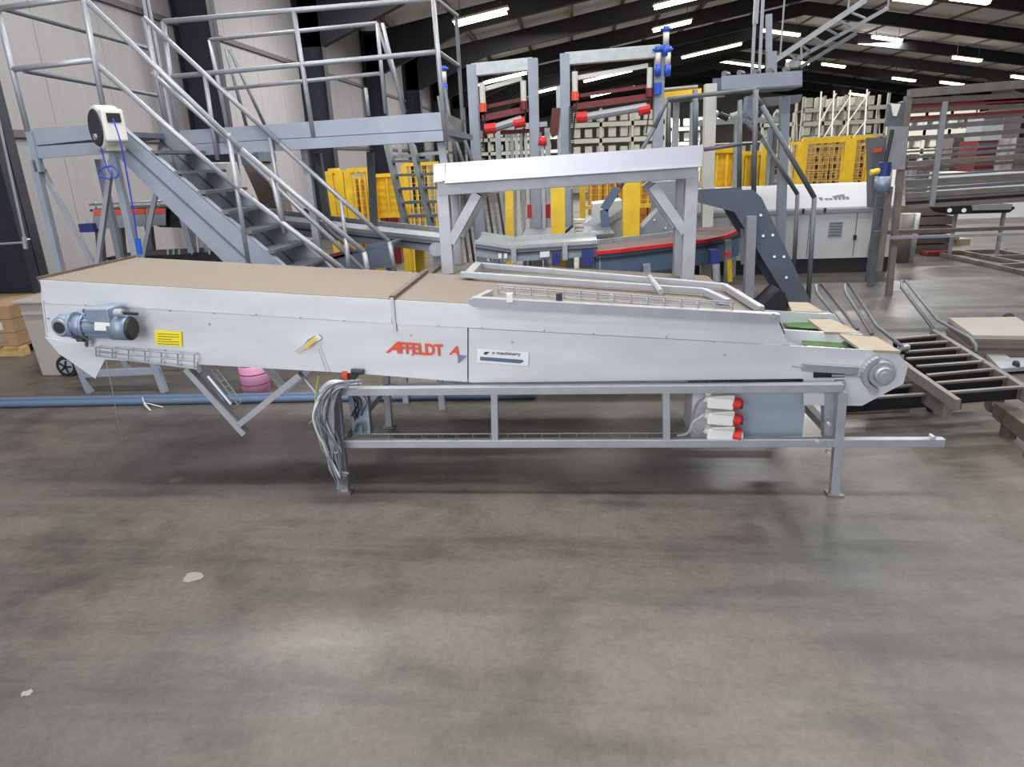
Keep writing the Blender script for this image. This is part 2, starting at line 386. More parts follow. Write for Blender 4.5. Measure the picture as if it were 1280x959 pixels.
# outfeed lanes: green belts between pale boards
z0 = nb(985, 434).z
def lane(Yc, x0, x1, zl, zr): pass
def pp(x, y, k_): return at(x, y, YB+DB.y*k_)
ends = []
for (quad, k_, dz) in (([(1050, 418), (1095, 421), (1126, 439), (1076, 437)], 0, 0), ([(1010, 399), (1040, 399), (1076, 416), (1031, 415)], 0, 0), ([(985, 377.5), (1010, 378), (1030, 390), (990, 389)], 0, 0)):
    zz = nb(1100, 439).z+.004
    pts = [onz(x, y, zz) for x, y in quad]
    M().prism(pts, (0, 0, -.012)).go('outlet_board', 'board', cv)
zz = nb(1100, 439).z
for (a, b) in (((975, 391), (1040, 392)), ((975, 412), (1078, 418)), ((1010, 433), (1080, 438))):
    p = onz(a[0], a[1], zz); q = onz(b[0], b[1], zz)
    M().prism([p, q, q+V((0, 0, -.09)), p+V((-.0, 0, -.06))], (0, .012, 0)).go('lane_divider', 'alu', cv)
for (quad) in ([(978, 404), (1010, 402), (1032, 412), (985, 408)], [(1000, 420), (1050, 421), (1076, 436), (1005, 431)], [(976, 394), (1005, 394), (1030, 406), (980, 405)]):
    pts = [onz(x, y, zz-.05) for x, y in quad]
    M().prism(pts, (0, 0, -.006)).go('green_belt', 'belt_green', cv)
M().slab(nb(985, 434)+V((0, .01, -.10)), nb(1125, 442)+V((0, .01, -.10)), nb(1125, 442)+DB*.98+V((0, 0, -.10)), nb(985, 434)+DB*.98+V((0, 0, -.10)), .01).go('deck_floor', 'greyblue_dark', cv)
# end roller at outfeed
c = nb(1100, 468); M().tube(c+V((0, .02, 0)), c+V((0, DB.y-.02, 0)), .085, 20).go('end_roller', 'dark', cv, smooth=True)
# bearing and take-up rail
bg = M(); c = nb(1100, 466)
bg.tube(c+V((0, .0, 0)), c+V((0, -.03, 0)), .066, 24, .058); bg = bg.go('bearing_housing', 'stand_paint', cv, smooth=True)
M().tube(c+V((0, -.03, 0)), c+V((0, -.055, 0)), .042, 20, .036).go('bearing_cap', 'galv', bg, smooth=True)
M().tube(c+V((0, -.055, 0)), c+V((0, -.062, 0)), .022, 12).go('shaft_end', 'stand_paint', bg, smooth=True)
r_ = M(); 
for i in range(14):
    t0 = 1.9+i*.19; t1 = t0+.19
    r_.bar(c+V((math.cos(t0)*.078, -.02, math.sin(t0)*.078)), c+V((math.cos(t1)*.078, -.02, math.sin(t1)*.078)), .02, .03, (0, 1, 0))
r_.go('clamp_yoke', 'stand_paint', cv)
M().tube(nb(1091, 488)+V((0, 0, 0)), nb(1091, 488)+V((0, -.02, 0)), .02, 10).go('bolt', 'alu_bright', cv)
M().bar(nb(1003, 459, YB-.012), nb(1072, 463, YB-.012), .024, .034).go('tension_bar', 'rail', cv)
M().tube(nb(990, 457.5, YB-.01), nb(1003, 458.5, YB-.01), .005, 6).go('tension_screw', 'galv', cv)
M().tube(nb(1040, 469.5, YB-.008), nb(1084, 470, YB-.008), .006, 6).go('threaded_rod', 'galv', cv)
M().prism([nb(1017, 465.5, YB-.002), nb(1056, 467, YB-.002), nb(1056, 472, YB-.002), nb(1017, 472.5, YB-.002)], (0, .004, 0)).go('slot', 'black', cv)
# rivets
for x, y in ((107, 381), (212, 388), (267, 391), (261, 405), (320, 393), (375, 397), (55, 377), (548, 407), (602, 410), (640, 428), (513, 419), (515, 444), (892, 427), (833, 421), (906, 444), (742, 417), (60, 398), (680, 413), (430, 401)):
    c = nb(x, y); M().tube(c+V((0, .004, 0)), c+V((0, -.006, 0)), .006, 8, .004).go('rivet', 'stand_paint', cv)
# lettering
o_ = nb(482, 441, YB-.001); e_ = nb(552, 445, YB-.001); exv = (e_-o_)
wA = .058
text('A', 'lettering', cv, o_, exv, (0, 0, 1), .060, 'orange_red', shear=.45, bold=.03, width=.074)
o2 = o_+exv.normalized()*.072+V((0, -.002, 0))
text('FFELDT', 'lettering', cv, o2, exv, (0, 0, 1), .058, 'orange_red', bold=.03, width=.212)
o3 = nb(561, 443.5, YB-.001); text('A', 'lettering', cv, o3, exv, (0, 0, 1), .045, 'orange_red', shear=.35, bold=.03, width=.05)
M().prism([nb(572, 444, YB-.002), nb(583.5, 445, YB-.002), nb(572.5, 455, YB-.002)], (0, .003, 0)).go('emblem', 'logo_grey', cv)
st = M().prism([nb(596.5, 436, YB-.003), nb(661, 440.5, YB-.003), nb(660.5, 457.5, YB-.003), nb(596.5, 453, YB-.003)], (0, .0025, 0)).go('sticker', 'white', cv)
M().prism([nb(600, 446, YB-.006), nb(653, 450, YB-.006), nb(655, 452, YB-.006), nb(650, 454.5, YB-.006), nb(600, 450.5, YB-.006)], (0, .002, 0)).go('band', 'conduit', st)
M().prism([nb(604, 443, YB-.006), nb(606, 440, YB-.006), nb(612, 440, YB-.006), nb(608, 443.5, YB-.006)], (0, .002, 0)).go('mark', 'navy', st)
text('n machinery', 'lettering', st, nb(615.5, 444, YB-.005), exv, (0, 0, 1), .021, 'navy', width=.135, bold=.01)
st = M().prism([nb(193, 413, YB-.003), nb(226.5, 415, YB-.003), nb(227.5, 433, YB-.003), nb(195, 431.5, YB-.003)], (0, .0025, 0)).go('warning_sticker', 'yellow_sticker', cv)
for i in range(5):
    yy = 417+i*3.1
    M().prism([nb(197, yy, YB-.005), nb(197+(27 if i != 2 else 18), yy+1.2, YB-.005), nb(197+(27 if i != 2 else 18), yy+1.9, YB-.005), nb(197, yy+.7, YB-.005)], (0, .001, 0)).go('text_line', 'rust', st)
# gear motor
Yg = YB-.10
c = at(76, 409, Yg-.05)
gm = M().tube(c+V((0, .16, 0)), c, .05, 20).go('gearbox', 'motor', cv, bevel=.004, smooth=True)
M().tube(c, c+V((0, -.012, 0)), .042, 20, .038).go('gear_cap', 'rail', gm, smooth=True)
M().tube(c+V((0, -.012, 0)), c+V((0, -.014, 0)), .029, 16).go('hollow_shaft', 'dark', gm, smooth=True)
a1 = at(78, 407, Yg); a2 = at(93, 407, Yg); a3 = at(108, 408, Yg); a4 = at(143, 409, Yg); a5 = at(164, 410, Yg)
M().tube(a1, a2, .056, 16, .056).go('gear_body', 'motor', gm, smooth=True)
M().tube(a2, a2+V((.012, 0, 0)), .066, 16).go('flange', 'motor', gm, smooth=True)
M().tube(a2+V((.012, 0, 0)), a3, .05, 16, .052).go('adapter', 'motor', gm, smooth=True)
M().tube(a3, a3+V((.012, 0, 0)), .064, 16).go('flange', 'motor', gm, smooth=True)
mo = M(); mo.tube(a3+V((.012, 0, 0)), a4, .05, 20)
for i in range(14):
    t = i*math.pi/7+.2; mo.bar(a3+V((.014, math.cos(t)*.052, math.sin(t)*.052)), a4+V((0, math.cos(t)*.052, math.sin(t)*.052)), .004, .012, (0, math.cos(t), math.sin(t)))
mo = mo.go('motor_body', 'motor', cv)
M().tube(a4, a5, .062, 24, .06).go('fan_cowl', 'motor', mo, smooth=True)
M().tube(a5, a5+V((.012, 0, 0)), .06, 24, .045).go('fan_grille', 'dark', mo, smooth=True)
tb = at(131, 392, Yg); M().box((tb.x-.06, tb.y-.055, tb.z-.035), (tb.x+.055, tb.y+.055, tb.z+.034)).go('terminal_box', 'motor', mo, bevel=.006)
g = at(149, 391, Yg-.03); M().tube(g+V((-.02, 0, 0)), g+V((.02, 0, .0)), .018, 10).go('cable_gland', 'galv', mo)
M().tube(g+V((.02, 0, 0)), g+V((.05, .06, -.02)), .007, 8).go('motor_cable', 'dark', mo)
M().prism([at(118, 403, Yg-.058), at(137, 404, Yg-.058), at(137, 414, Yg-.058), at(118, 413, Yg-.058)], (0, .004, 0)).go('rating_plate', 'white', mo)
M().bar(nb(104, 388, YB-.06), nb(118, 393, YB-.06), .012, .02).go('torque_arm', 'rail_dark', gm)
M().bar(nb(108, 418, YB-.06), nb(108, 432, YB-.03), .012, .02).go('torque_bracket', 'rail_dark', gm)
M().tube(nb(97, 424, YB-.06), nb(105, 424, YB-.06), .014, 8).go('rubber_bush', 'rust', gm)
# yellow-green paper tag taped to side
tg = M(); tp = [nb(367, 439, YB-.012), nb(378, 433, YB-.02), nb(385, 424, YB-.03), nb(397, 418, YB-.012), nb(402, 423, YB-.015), nb(390, 430, YB-.025), nb(380, 437, YB-.018), nb(372, 442, YB-.012)]
tg.prism(tp, (0, .002, 0)); tag(tg.go('paper_tag', 'offwhite'), 'crumpled pale yellow-green paper tag stuck on the conveyor side', 'tag')
M().prism([nb(380, 434, YB-.034), nb(388, 426, YB-.034), nb(398, 421, YB-.034), nb(392, 428, YB-.034), nb(384, 436, YB-.034)], (0, .001, 0)).go('scrap_fold', 'yellow', bpy.data.objects['paper_tag'])
for (a, b) in (((397, 436), (407, 464)), ((399, 432), (411, 464))): M().tube(nb(*a, YB-.004), nb(*b, YB-.004), .0016, 4).go('tie_string', 'offwhite', cv)
# folded swing arms below
for (a, b, Yq) in (((234, 460), (307, 542), YB+.03), ((376, 468), (300, 530), YB+.03)):
    M().bar(at(*a, Yq), at(*b, Yq), .03, .045, (0, 1, 0)).go('swing_arm', 'stand_paint', cv)
for (a, b, Yq) in (((234, 460), (300, 535), YB+.6), ((376, 468), (300, 535), YB+.6)):
    M().bar(at(a[0], a[1], YB)+V((0, .6, 0)), at(b[0], b[1], YB)+V((0, .6, 0)), .03, .045, (0, 1, 0)).go('swing_arm', 'stand_paint', cv)
sa = M(); 
for dx in (0, 12, 20): sa.tube(at(252+dx, 462, YB+.1), at(290+dx*.6, 512-dx*.5, YB+.1), .004, 5)
for i in range(7): t = i/6; sa.tube(at(252+38*t, 462+50*t, YB+.1), at(272+30*t, 462+40*t, YB+.1), .003, 5)
sa.go('wire_basket', 'rail', cv)
c = at(260, 470, YB+.08); M().tube(c, at(289, 505, YB+.08), .011, 8).go('gas_spring', 'alu_bright', cv)
M().tube(at(378, 470, YB+.1), at(396, 492, YB+.1), .009, 8).go('gas_spring', 'alu_bright', cv)
c = nb(447, 465, YB-.01); M().tube(c+V((-.03, 0, .004)), c+V((.03, 0, 0)), .014, 8).go('hinge_knob', 'dark', cv)
M().box((nb(430, 464).x-.012, YB, nb(430, 470).z-.02), (nb(430, 464).x+.012, YB+.04, nb(430, 464).z)).go('sensor', 'orange_red', cv)

# string hanging under the machine
p = nb(131, 446, YB-.01)
tag(M().path(curve([p, at(140, 485, YB+.1), at(147, 525, YB+.35), onz(152.5, 549, .012)]), .0022, 5).go('hanging_string', 'offwhite'), 'thin white string hanging from the left underside of the conveyor to the floor', 'string')

# ================================================================== THE STAND
YN = 3.08; YF = 3.98
st = thing('support_stand', 'low grey square-tube stand carrying the right half of the conveyor', 'stand', (0.05, 3.5, 0))
BW = .040
def post(x0, y0, x1, y1, Y, nm='leg', a=BW, b=BW, mt='stand_paint'):
    return M().bar(at(x0, y0, Y), at(x1, y1, Y), a, b, (0, 1, 0)).go(nm, mt, st)
fl = at(432, 615, YN); fr = at(1043, 613, YN)
ltop = at(420, 489, YN); rtop = at(1053, 484, YN); rx = at(1180, 547, YN)
zt = (ltop.z+rtop.z)/2
for Y in (YN, YF):
    dy = V((0, Y-YN, 0)); f = Y == YN
    a = V((fl.x, Y, 0)); b = V((ltop.x, Y, ltop.z)); M().bar(a, b, BW, BW*.96, (0, 1, 0)).go('leg', 'stand_paint', st, bevel=.003)
    a = V((fr.x, Y, 0)); b = V((rtop.x, Y, rtop.z-.02)); M().bar(a, b, BW, BW*.96, (0, 1, 0)).go('leg', 'stand_paint', st, bevel=.003)
    M().bar(ltop+dy+V((-.0, 0, 0)), rtop+dy+V((0, 0, 0)), BW, BW).go('top_rail', 'stand_paint', st, bevel=.003)
    zl = at(430, 554, YN).z
    M().bar(V((fl.x+.02, Y, zl)), V((rx.x if f else fr.x, Y, zl)), BW*.95, BW).go('lower_rail', 'stand_paint', st, bevel=.003)
    for xx in (618, 832): M().bar(at(xx, 489, YN)+dy, at(xx+1, 553, YN)+dy, BW*.8, BW*.9, (0, 1, 0)).go('upright', 'stand_paint', st)
    for e in (fl, fr): M().box((e.x-.036, Y-.036, 0), (e.x+.036, Y+.036, .01)).go('foot_plate', 'frame_brown', st)
for e in (ltop, rtop): M().bar(e+V((0, .02, 0)), V((e.x, YF, e.z)), BW, BW).go('cross_rail', 'stand_paint', st)
for e in (fl, fr): M().bar(V((e.x, YN+.02, zl)), V((e.x, YF, zl)), BW, BW).go('cross_rail', 'stand_paint', st)
M().bar(at(1035, 487, YN+.08), at(1035, 545, YN+.08), .05, .05, (0, 1, 0)).go('upright', 'stand_paint', st)
for x, y in ((1036, 530), (1036, 567), (1022, 552), (1167, 547)):
    c = at(x, y, YN-.025); M().tube(c+V((0, .03, 0)), c+V((0, -.008, 0)), .008, 8).go('bolt', 'alu_bright', st)
# wire tray between the lower rails
wt = M(); p = at(465, 545.5, YN+.1); q = at(832, 545.5, YN+.1); z1 = p.z+.0
q.z = p.z
for z in (0, .042): wt.tube(p+V((0, 0, z-.03)), q+V((0, 0, z-.03)), .003, 5)
n = 17
for i in range(n+1):
    c = p.lerp(q, i/n); wt.tube(c+V((0, 0, -.03)), c+V((0, 0, .013)), .003, 5); wt.tube(c+V((0, 0, -.03)), c+V((0, .1, -.03)), .003, 5)
q2 = at(880, 545, YN+.1); wt.tube(q+V((0, 0, .012)), V((q2.x, q.y, q.z+.012)), .003, 5)
wt.go('wire_tray', 'rail', st)
# switch box
a = at(892, 486, 3.2); b = at(1003, 546, 3.2)
M().box((a.x, 3.2, b.z), (b.x, 3.5, a.z+.02)).go('control_box', 'box_blue', st, bevel=.004)
a = at(866, 489, 3.26); b = at(893, 546, 3.26)
M().box((a.x, 3.26, b.z), (b.x, 3.5, a.z)).go('socket_panel', 'alu', st)
# terminal panel at left
a = at(436, 494, 3.2); b = at(463, 543, 3.2)
tp = M().prism([at(435, 494, 3.2), at(459, 494, 3.2), at(463, 543, 3.2), at(441, 544, 3.2)], (0, .05, 0)).go('terminal_panel', 'box_blue', st)
for i in range(7):
    cx = random.uniform(440, 454); cy = random.uniform(497, 508)
    M().path(curve([at(cx, cy-4, 3.19), at(cx+random.uniform(0, 6), cy+6, 3.16), at(cx+random.uniform(-2, 4), cy+16, 3.17), at(cx+random.uniform(-3, 5), cy+22, 3.19)], 5), .003, 5).go('wire', 'dark', tp)
M().path(curve([at(444, 540, 3.17), at(447, 530, 3.16), at(453, 531, 3.16), at(454, 541, 3.17)], 5), .006, 6).go('wire', 'rail_dark', tp)
# three red and white plugs lying in front of the box
lab = ['red and white industrial plug, topmost of the three on the stand', 'red and white industrial plug, middle of the three on the stand', 'red and white industrial plug, lowest of the three, with a round red collar']
for i, (yy) in enumerate((500, 520, 539)):
    t = thing('power_plug', lab[i], 'plug', at(895, yy+8, 3.1), 'power plugs on the stand')
    L_ = at(883, yy, 3.1); Rr = at(916, yy+2, 3.1); E_ = at(922, yy+3, 3.1); K = at(880, yy-2, 3.1)
    M().prism([L_+V((0, -.03, .022)), Rr+V((0, -.03, .038)), Rr+V((0, -.03, -.036)), L_+V((0, -.03, -.034))], (0, .07, 0)).go('body', 'white', t, bevel=.008)
    M().prism([L_+V((.02, -.036, .03)), Rr+V((0, -.036, .042)), Rr+V((0, -.036, .02)), L_+V((.02, -.036, .02))], (0, .05, 0)).go('flap', 'offwhite', t, bevel=.003)
    M().tube(Rr+V((-.006, 0, -.006)), E_+V((.012, -.006, -.008)), .03, 16, .028 if i < 2 else .036).go('red_collar', 'red', t)
    M().tube(E_+V((.012, -.006, -.008)), E_+V((.02, -.006, -.008)), .022, 12).go('socket_face', 'white' if i == 2 else 'darkred', t)
    M().tube(K, L_+V((.01, 0, -.004)), .014, 10, .02).go('gland', 'offwhite', t, smooth=True)
    M().path(curve([K, at(872, yy+4, 3.12), at(866, 520+i*8, 3.14), at(860, 541, 3.14), at(846, 545, 3.14)], 6), .006, 6).go('cable', 'cable_white' if i == 1 else 'cable', t)

# cable bundle hung on the left leg of the stand
cb = thing('cable_bundle', 'bundle of grey cables looped over the left end of the stand down to the floor', 'cables', (fl.x-.05, 3.0, 0))
rnd = random.Random(3)
for i in range(34):
    s0 = rnd.uniform(-10, 10); s1 = rnd.uniform(-14, 12); s2 = rnd.uniform(-12, 12); yb = rnd.choice([565, 585, 597, 605, 612]); e = rnd.uniform(-6, 6)
    ya = 3.02+rnd.uniform(-.06, .03)
    p = [at(430+rnd.uniform(-6, 22), 478+rnd.uniform(-3, 4), ya+.02), at(412+s0*.6, 484+rnd.uniform(-3, 6), ya), at(405+s1, 520, ya-.02), at(414+s2, 562, ya-.01), at(424+e*.8+(yb-600)*.22, yb, ya+.01)]
    if p[-1].z < .012: p[-1].z = .012
    M().path(curve(p, 6), rnd.uniform(.003, .006), 6).go('cable', rnd.choice(['cable', 'motor', 'cable_white', 'cable', 'rail_dark', 'stand_paint']), cb)
for i in range(5):
    p = [at(424+i*3, 604-3*i, 2.99), at(412+i, 585, 2.98), at(409+i*2, 550, 2.97), at(404+3*i, 510, 2.97), at(412+4*i, 482, 3.0), at(440+3*i, 480, 3.02)]
    M().path(curve(p, 6), .006, 6).go('cable', 'cable', cb)
M().path(curve([at(436, 483, 3.0), at(425, 479, 3.0), at(412, 480, 3.0), at(402, 490, 3.0)], 6), .016, 10).go('corrugated_conduit', 'stand_paint', cb)
M().path(curve([at(398, 470, 3.1), at(394, 500, 3.08), at(396, 518, 3.06), at(386, 530, 3.1)], 6), .0035, 5).go('yellow_green_wire', 'olive_wire', cb)

# ================================================================== loose frames on top of the conveyor
lf = thing('side_rail', 'long grey rail with wire tray lying along the near top edge of the conveyor', 'rail', nb(780, 388))
def onTop(x, y, dz=.02):
    # point on the conveyor top plane (near edge line extended in depth)
    P0 = nb(491, 375); P1 = nb(975, 402); sl = (P1.z-P0.z)/(P1.x-P0.x)
    d = ray(x, y); t = (P0.z+dz-sl*P0.x-CH)/(d.z-sl*d.x); return CC+d*t
a = onTop(590, 378, .025); b = onTop(975, 399, .025)
M().bar(a, b, .006, .042).go('rail', 'stand_paint', lf)
M().bar(a+V((0, .025, .018)), b+V((0, .025, .018)), .05, .005).go('rail_flange', 'stand_paint', lf)
c = at(966, 395, a.y-.005); M().tube(c, c+V((0, -.012, 0)), .014, 12).go('pivot', 'galv', lf)
wt = M()
for (dy, dz) in ((.04, .05), (.10, .05), (.07, .028), (.04, .072)):
    wt.tube(a+V((.12, dy, dz)), b+V((-.2, dy, dz)), .0035, 5)
for i in range(15):
    c = (a+V((.12, .04, .028))).lerp(b+V((-.2, .04, .028)), i/14); wt.tube(c, c+V((0, 0, .045)), .003, 5); wt.tube(c+V((0, 0, .02)), c+V((0, .07, .02)), .003, 5)
wt.go('wire_tray', 'rail', lf)
for xx in (637, 699, 766): c = onTop(xx, 372, .06); M().box((c.x-.014, c.y-.01, c.z-.02), (c.x+.014, c.y+.01, c.z+.02)).go('clip', 'white' if xx != 699 else 'dark', lf)
M().bar(a+V((.0, 0, 0)), a+V((.06, .22, .0)), .03, .03).go('cross_piece', 'stand_paint', lf)
lf2 = thing('tube_frame', 'pale grey tube frame with bent ends lying across the top of the conveyor', 'frame', onTop(750, 350))
p1, p2, p3 = onTop(576, 343, .03), onTop(880, 364, .03), onTop(910, 378, .03)
q1, q2, q3 = onTop(594, 331, .03), onTop(905, 358, .03), onTop(952, 387, .03)
for pts in ((p1, p2, p3), (q1, q2, q3)):
    for u_, v_ in zip(pts, pts[1:]): M().bar(u_, v_, .03, .034).go('tube', 'stand_paint', lf2, bevel=.004)
M().bar(p1+V((.05, 0, 0)), q1+V((.02, 0, 0)), .05, .03).go('end_plate', 'galv', lf2)
M().tube(onTop(812, 346, .06), onTop(826, 365, .06), .014, 10).go('cross_pin', 'galv', lf2)
c = onTop(580, 343, .03); M().tube(c+V((0, -.022, 0)), c+V((0, -.018, 0)), .006, 8).go('hole', 'black', lf2)

# ================================================================== SECOND CONVEYOR behind, with bench
sc = thing('tan_belt_conveyor', 'second lower belt conveyor with tan top, standing behind the white one', 'conveyor', (0, 4.6, 0))
za = .89; zb = .735; xa = -.98; xb = .97; Ya = 4.28; Yb2 = 5.12
def zc(x): return za+(zb-za)*(x-xa)/(xb-xa)
M().slab((xa, Ya, za), (xb, Ya, zb), (xb, Yb2, zb), (xa, Yb2, za), .012).go('belt_top', 'belt_tan', sc)
M().tube((xb, Ya, zb-.045), (xb, Yb2, zb-.045), .044, 16).go('end_roller', 'belt_tan', sc, smooth=True)
for Y in (Ya-.006, Yb2): M().prism([(xa, Y, za-.02), (xb, Y, zb-.03), (xb+.02, Y, zb-.2), (.2, Y, .56), (xa, Y, .62)], (0, .006, 0)).go('side_sheet', 'alu', sc)
M().box((xa-.006, Ya, .62), (xa, Yb2, za)).go('end_sheet', 'rust', sc)
M().bar((xa+.03, Ya, za+.01), (xa+.03, Yb2, za+.01), .03, .02).go('end_lip', 'rust', sc)
for X in (-.9, .8):
    for Y in (Ya+.03, Yb2-.06): M().bar((X, Y, 0), (X, Y, zc(X)-.05), .04, .04, (0, 1, 0)).go('leg', 'stand_paint', sc)
    M().bar((X, Ya, .3), (X, Yb2, .3), .04, .04).go('cross_rail', 'stand_paint', sc)
p = onz(508, 503); 
M().bar((p.x, p.y, 0), (p.x, p.y, .6), .04, .04, (0, 1, 0)).go('leg', 'stand_paint', sc)

be = thing('steel_bench', 'grey steel trestle with a bright aluminium hood, standing on the tan conveyor', 'bench', (-.05, 4.8, zc(-.05)))
LX = at(558, 300, 4.6).x; RXx = at(861, 300, 4.6).x; zb_ = .0
tzl = at(556, 236, 4.6).z; tzr = at(860, 214, 4.6).z
for Y in (4.6, 5.02):
    M().bar((LX, Y, zc(LX)), (LX, Y, tzl), .08 if Y < 4.8 else .07, .076, (0, 1, 0)).go('leg', 'stand_paint', be, bevel=.004)
    M().bar((RXx, Y, zc(RXx)), (RXx, Y, tzr), .08 if Y < 4.8 else .07, .076, (0, 1, 0)).go('leg', 'stand_paint', be, bevel=.004)
    M().bar((LX-.03, Y, tzl), (RXx+.03, Y, tzr), .08, .085).go('top_beam', 'stand_paint', be, bevel=.004)
    M().bar((LX+.03, Y, at(560, 303, 4.6).z), at(597, 242, 4.6)+V((0, Y-4.6, 0)), .06, .075, (0, 1, 0)).go('brace', 'stand_paint', be)
    M().bar((RXx-.03, Y, at(850, 290, 4.6).z), at(815, 232, 4.6)+V((0, Y-4.6, 0)), .06, .075, (0, 1, 0)).go('brace', 'stand_paint', be)
for X, z in ((LX, tzl), (RXx, tzr)): M().bar((X, 4.6, z), (X, 5.02, z), .06, .08).go('cross_beam', 'stand_paint', be)
h1, h2, h3, h4 = at(542, 205, 4.52), at(879, 181, 4.52), at(877, 209, 4.52), at(556, 230, 4.52)
h4b = at(542, 228, 4.52)
M().prism([at(557, 204, 4.52), h2, h3, h4], (0, .006, 0)).go('hood_front', 'alu_bright', be)
M().prism([h4, h3, h3+V((0, -.012, .004)), h4+V((0, -.012, .004))], (0, 0, .006)).go('hood_lip', 'alu_bright', be)
M().prism([h1, at(556, 204, 4.52), at(556, 226, 4.52), h4b], (0, .02, 0)).go('hood_end_piece', 'alu_bright', be)
M().slab(h1+V((0, .006, 0)), h2+V((0, .006, 0)), h2+V((0, .55, .0)), h1+V((0, .55, 0)), .006).go('hood_top', 'alu_bright', be)
M().prism([h1+V((0, .55, 0)), h2+V((0, .55, 0)), h3+V((0, .55, 0)), h4+V((0, .55, 0))], (0, .006, 0)).go('hood_back', 'alu_bright', be)

# left low stand
ls = thing('low_stand', 'low blue-grey trestle on the floor behind the left end of the conveyor', 'stand', onz(160, 490))
p1 = onz(113, 491); p2 = onz(206, 490)
zt_ = at(205, 463, 4.72).z
for dy in (0, .5):
    for p, dx in ((p1, -.06), (p2, -.06)):
        M().bar(p+V((0, dy, 0)), V((p.x+dx, p.y+dy, zt_+.2)), .045, .045, (0, 1, 0)).go('leg', 'greyblue', ls)
    M().bar((p1.x, p1.y+dy, zt_-.02), (p2.x, p2.y+dy, zt_), .04, .05).go('crossbar', 'greyblue', ls)
for p in (p1, p2): M().bar((p.x-.06, p.y, zt_+.18), (p.x-.06, p.y+.5, zt_+.18), .04, .04).go('side_bar', 'greyblue', ls)
p = onz(195, 481); M().bar((p1.x, p1.y, zt_+.18), (p2.x, p2.y, zt_+.18), .04, .04).go('crossbar', 'greyblue', ls)

# pipes on the floor
for i, (yl, ym, yr, dsc) in enumerate(((500.5, 494, 490, 'long blue-grey plastic pipe on the floor, the farther of two'), (505.5, 498, 494, 'long blue-grey plastic pipe on the floor, the nearer of two'))):
    p = [onz(-40, yl+1, .025), onz(200, (yl+ym)/2, .025), onz(400, ym, .025), onz(668, yr, .025)]
    tag(M().path(curve(p, 4), .025, 12).go('floor_pipe', 'conduit', smooth=True), dsc, 'pipe', 'pipes on the floor')
tag(M().path(curve([onz(178, 497, .05), onz(180, 503, .045), onz(188, 513, .01), onz(180, 504, .03), onz(204, 509, .008)], 5), .004, 5).go('zip_tie', 'offwhite'), 'white strap end tied round the floor pipes', 'strap')
# pink roll
p = onz(321, 489)
pk = thing('twine_roll', 'pink wrapped twine roll with dark straps on the floor behind the conveyor', 'roll', p)
M().tube(p, p+V((0, 0, .3)), .105, 24).go('roll_body', 'pink', pk, smooth=True)
for z in (.07, .15, .22): M().tube(p+V((0, 0, z)), p+V((0, 0, z+.006)), .1065, 24).go('strap', 'darkred', pk)
# ================================================================== LEFT SIDE: platforms, stairs
def bars(parent, lst, nm, mt='rail', w=.035, up=(0, 1, 0)):
    for (x0, y0, x1, y1, Y) in lst: M().bar(at(x0, y0, Y), at(x1, y1, Y), w, w, up).go(nm, mt, parent)
def tubes(parent, lst, nm, mt='rail', r=.02):
    for (x0, y0, x1, y1, Y) in lst: M().tube(at(x0, y0, Y), at(x1, y1, Y), r, 10).go(nm, mt, parent, smooth=True)
YA = 5.2; YC = 6.0
lp = thing('landing_platform', 'grey-blue steel landing at the far left carrying the hose reel at its corner', 'platform', (-4, 5.6, 0))
a, b, c, d = at(34, 161, YA), at(139, 154, YA), at(139, 172, YA), at(34, 183, YA)
M().prism([a, b, c, d], (0, .008, 0)).go('toe_board', 'greyblue', lp)
a2, b2, c2, d2 = at(34, 184, YA-.01), at(145, 176, YA-.01), at(145, 191, YA-.01), at(38, 199, YA-.01)
M().prism([a2, b2, c2, d2], (0, .05, 0)).go('edge_beam', 'greyblue', lp)
M().slab(d+V((0, .02, .03)), c+V((0, .02, .05)), c+V((0, .72, .05)), d+V((0, .72, .03)), .04).go('deck', 'greyblue_dark', lp)
tubes(lp, [(-4, 10, 35, 165, YA), (103, -6, 131, 145, YA)], 'rail_post')
bars(lp, [(38, 165, 50, 215, YA), (43, 200, 78, 345, YA), (140, 185, 176, 345, YA)], 'leg', 'greyblue', .05)
M().bar(at(42, 200, YA)+V((.06, .68, 0)), at(78, 345, YA)+V((.06, .68, 0)), .05, .05).go('leg', 'greyblue', lp)
M().bar(at(140, 185, YA)+V((0.02, .68, 0)), at(170, 330, YA)+V((.1, .68, 0)), .05, .05).go('leg', 'greyblue', lp)
M().bar(at(140, 185, YA)+V((0.02, .68, 0)), at(121, 345, YA)+V((0, .6, 0)), .035, .035).go('diagonal_brace', 'greyblue', lp)
bars(lp, [(53, 212, 122, 340, YA+.05), (140, 200, 120, 345, YA+.05)], 'diagonal_brace', 'rail', .035)
tubes(lp, [(0, 11, 103, -4, YA), (14, 87, 118, 75, YA)], 'handrail')
def Yto(x0, y0, Y0, x1, y1, Y1, r=.02): return M().tube(at(x0, y0, Y0), at(x1, y1, Y1), r, 10)
Yto(2, 10, YA, 190, 62, 7.2).go('handrail', 'rail_dark', lp); Yto(30, 88, YA, 200, 120, 7.2).go('handrail', 'rail_dark', lp)
M().box((d.x-.02, YA-.02, d.z-.1), (d.x+.06, YA, d.z+.0)).go('label_plate', 'galv', lp)
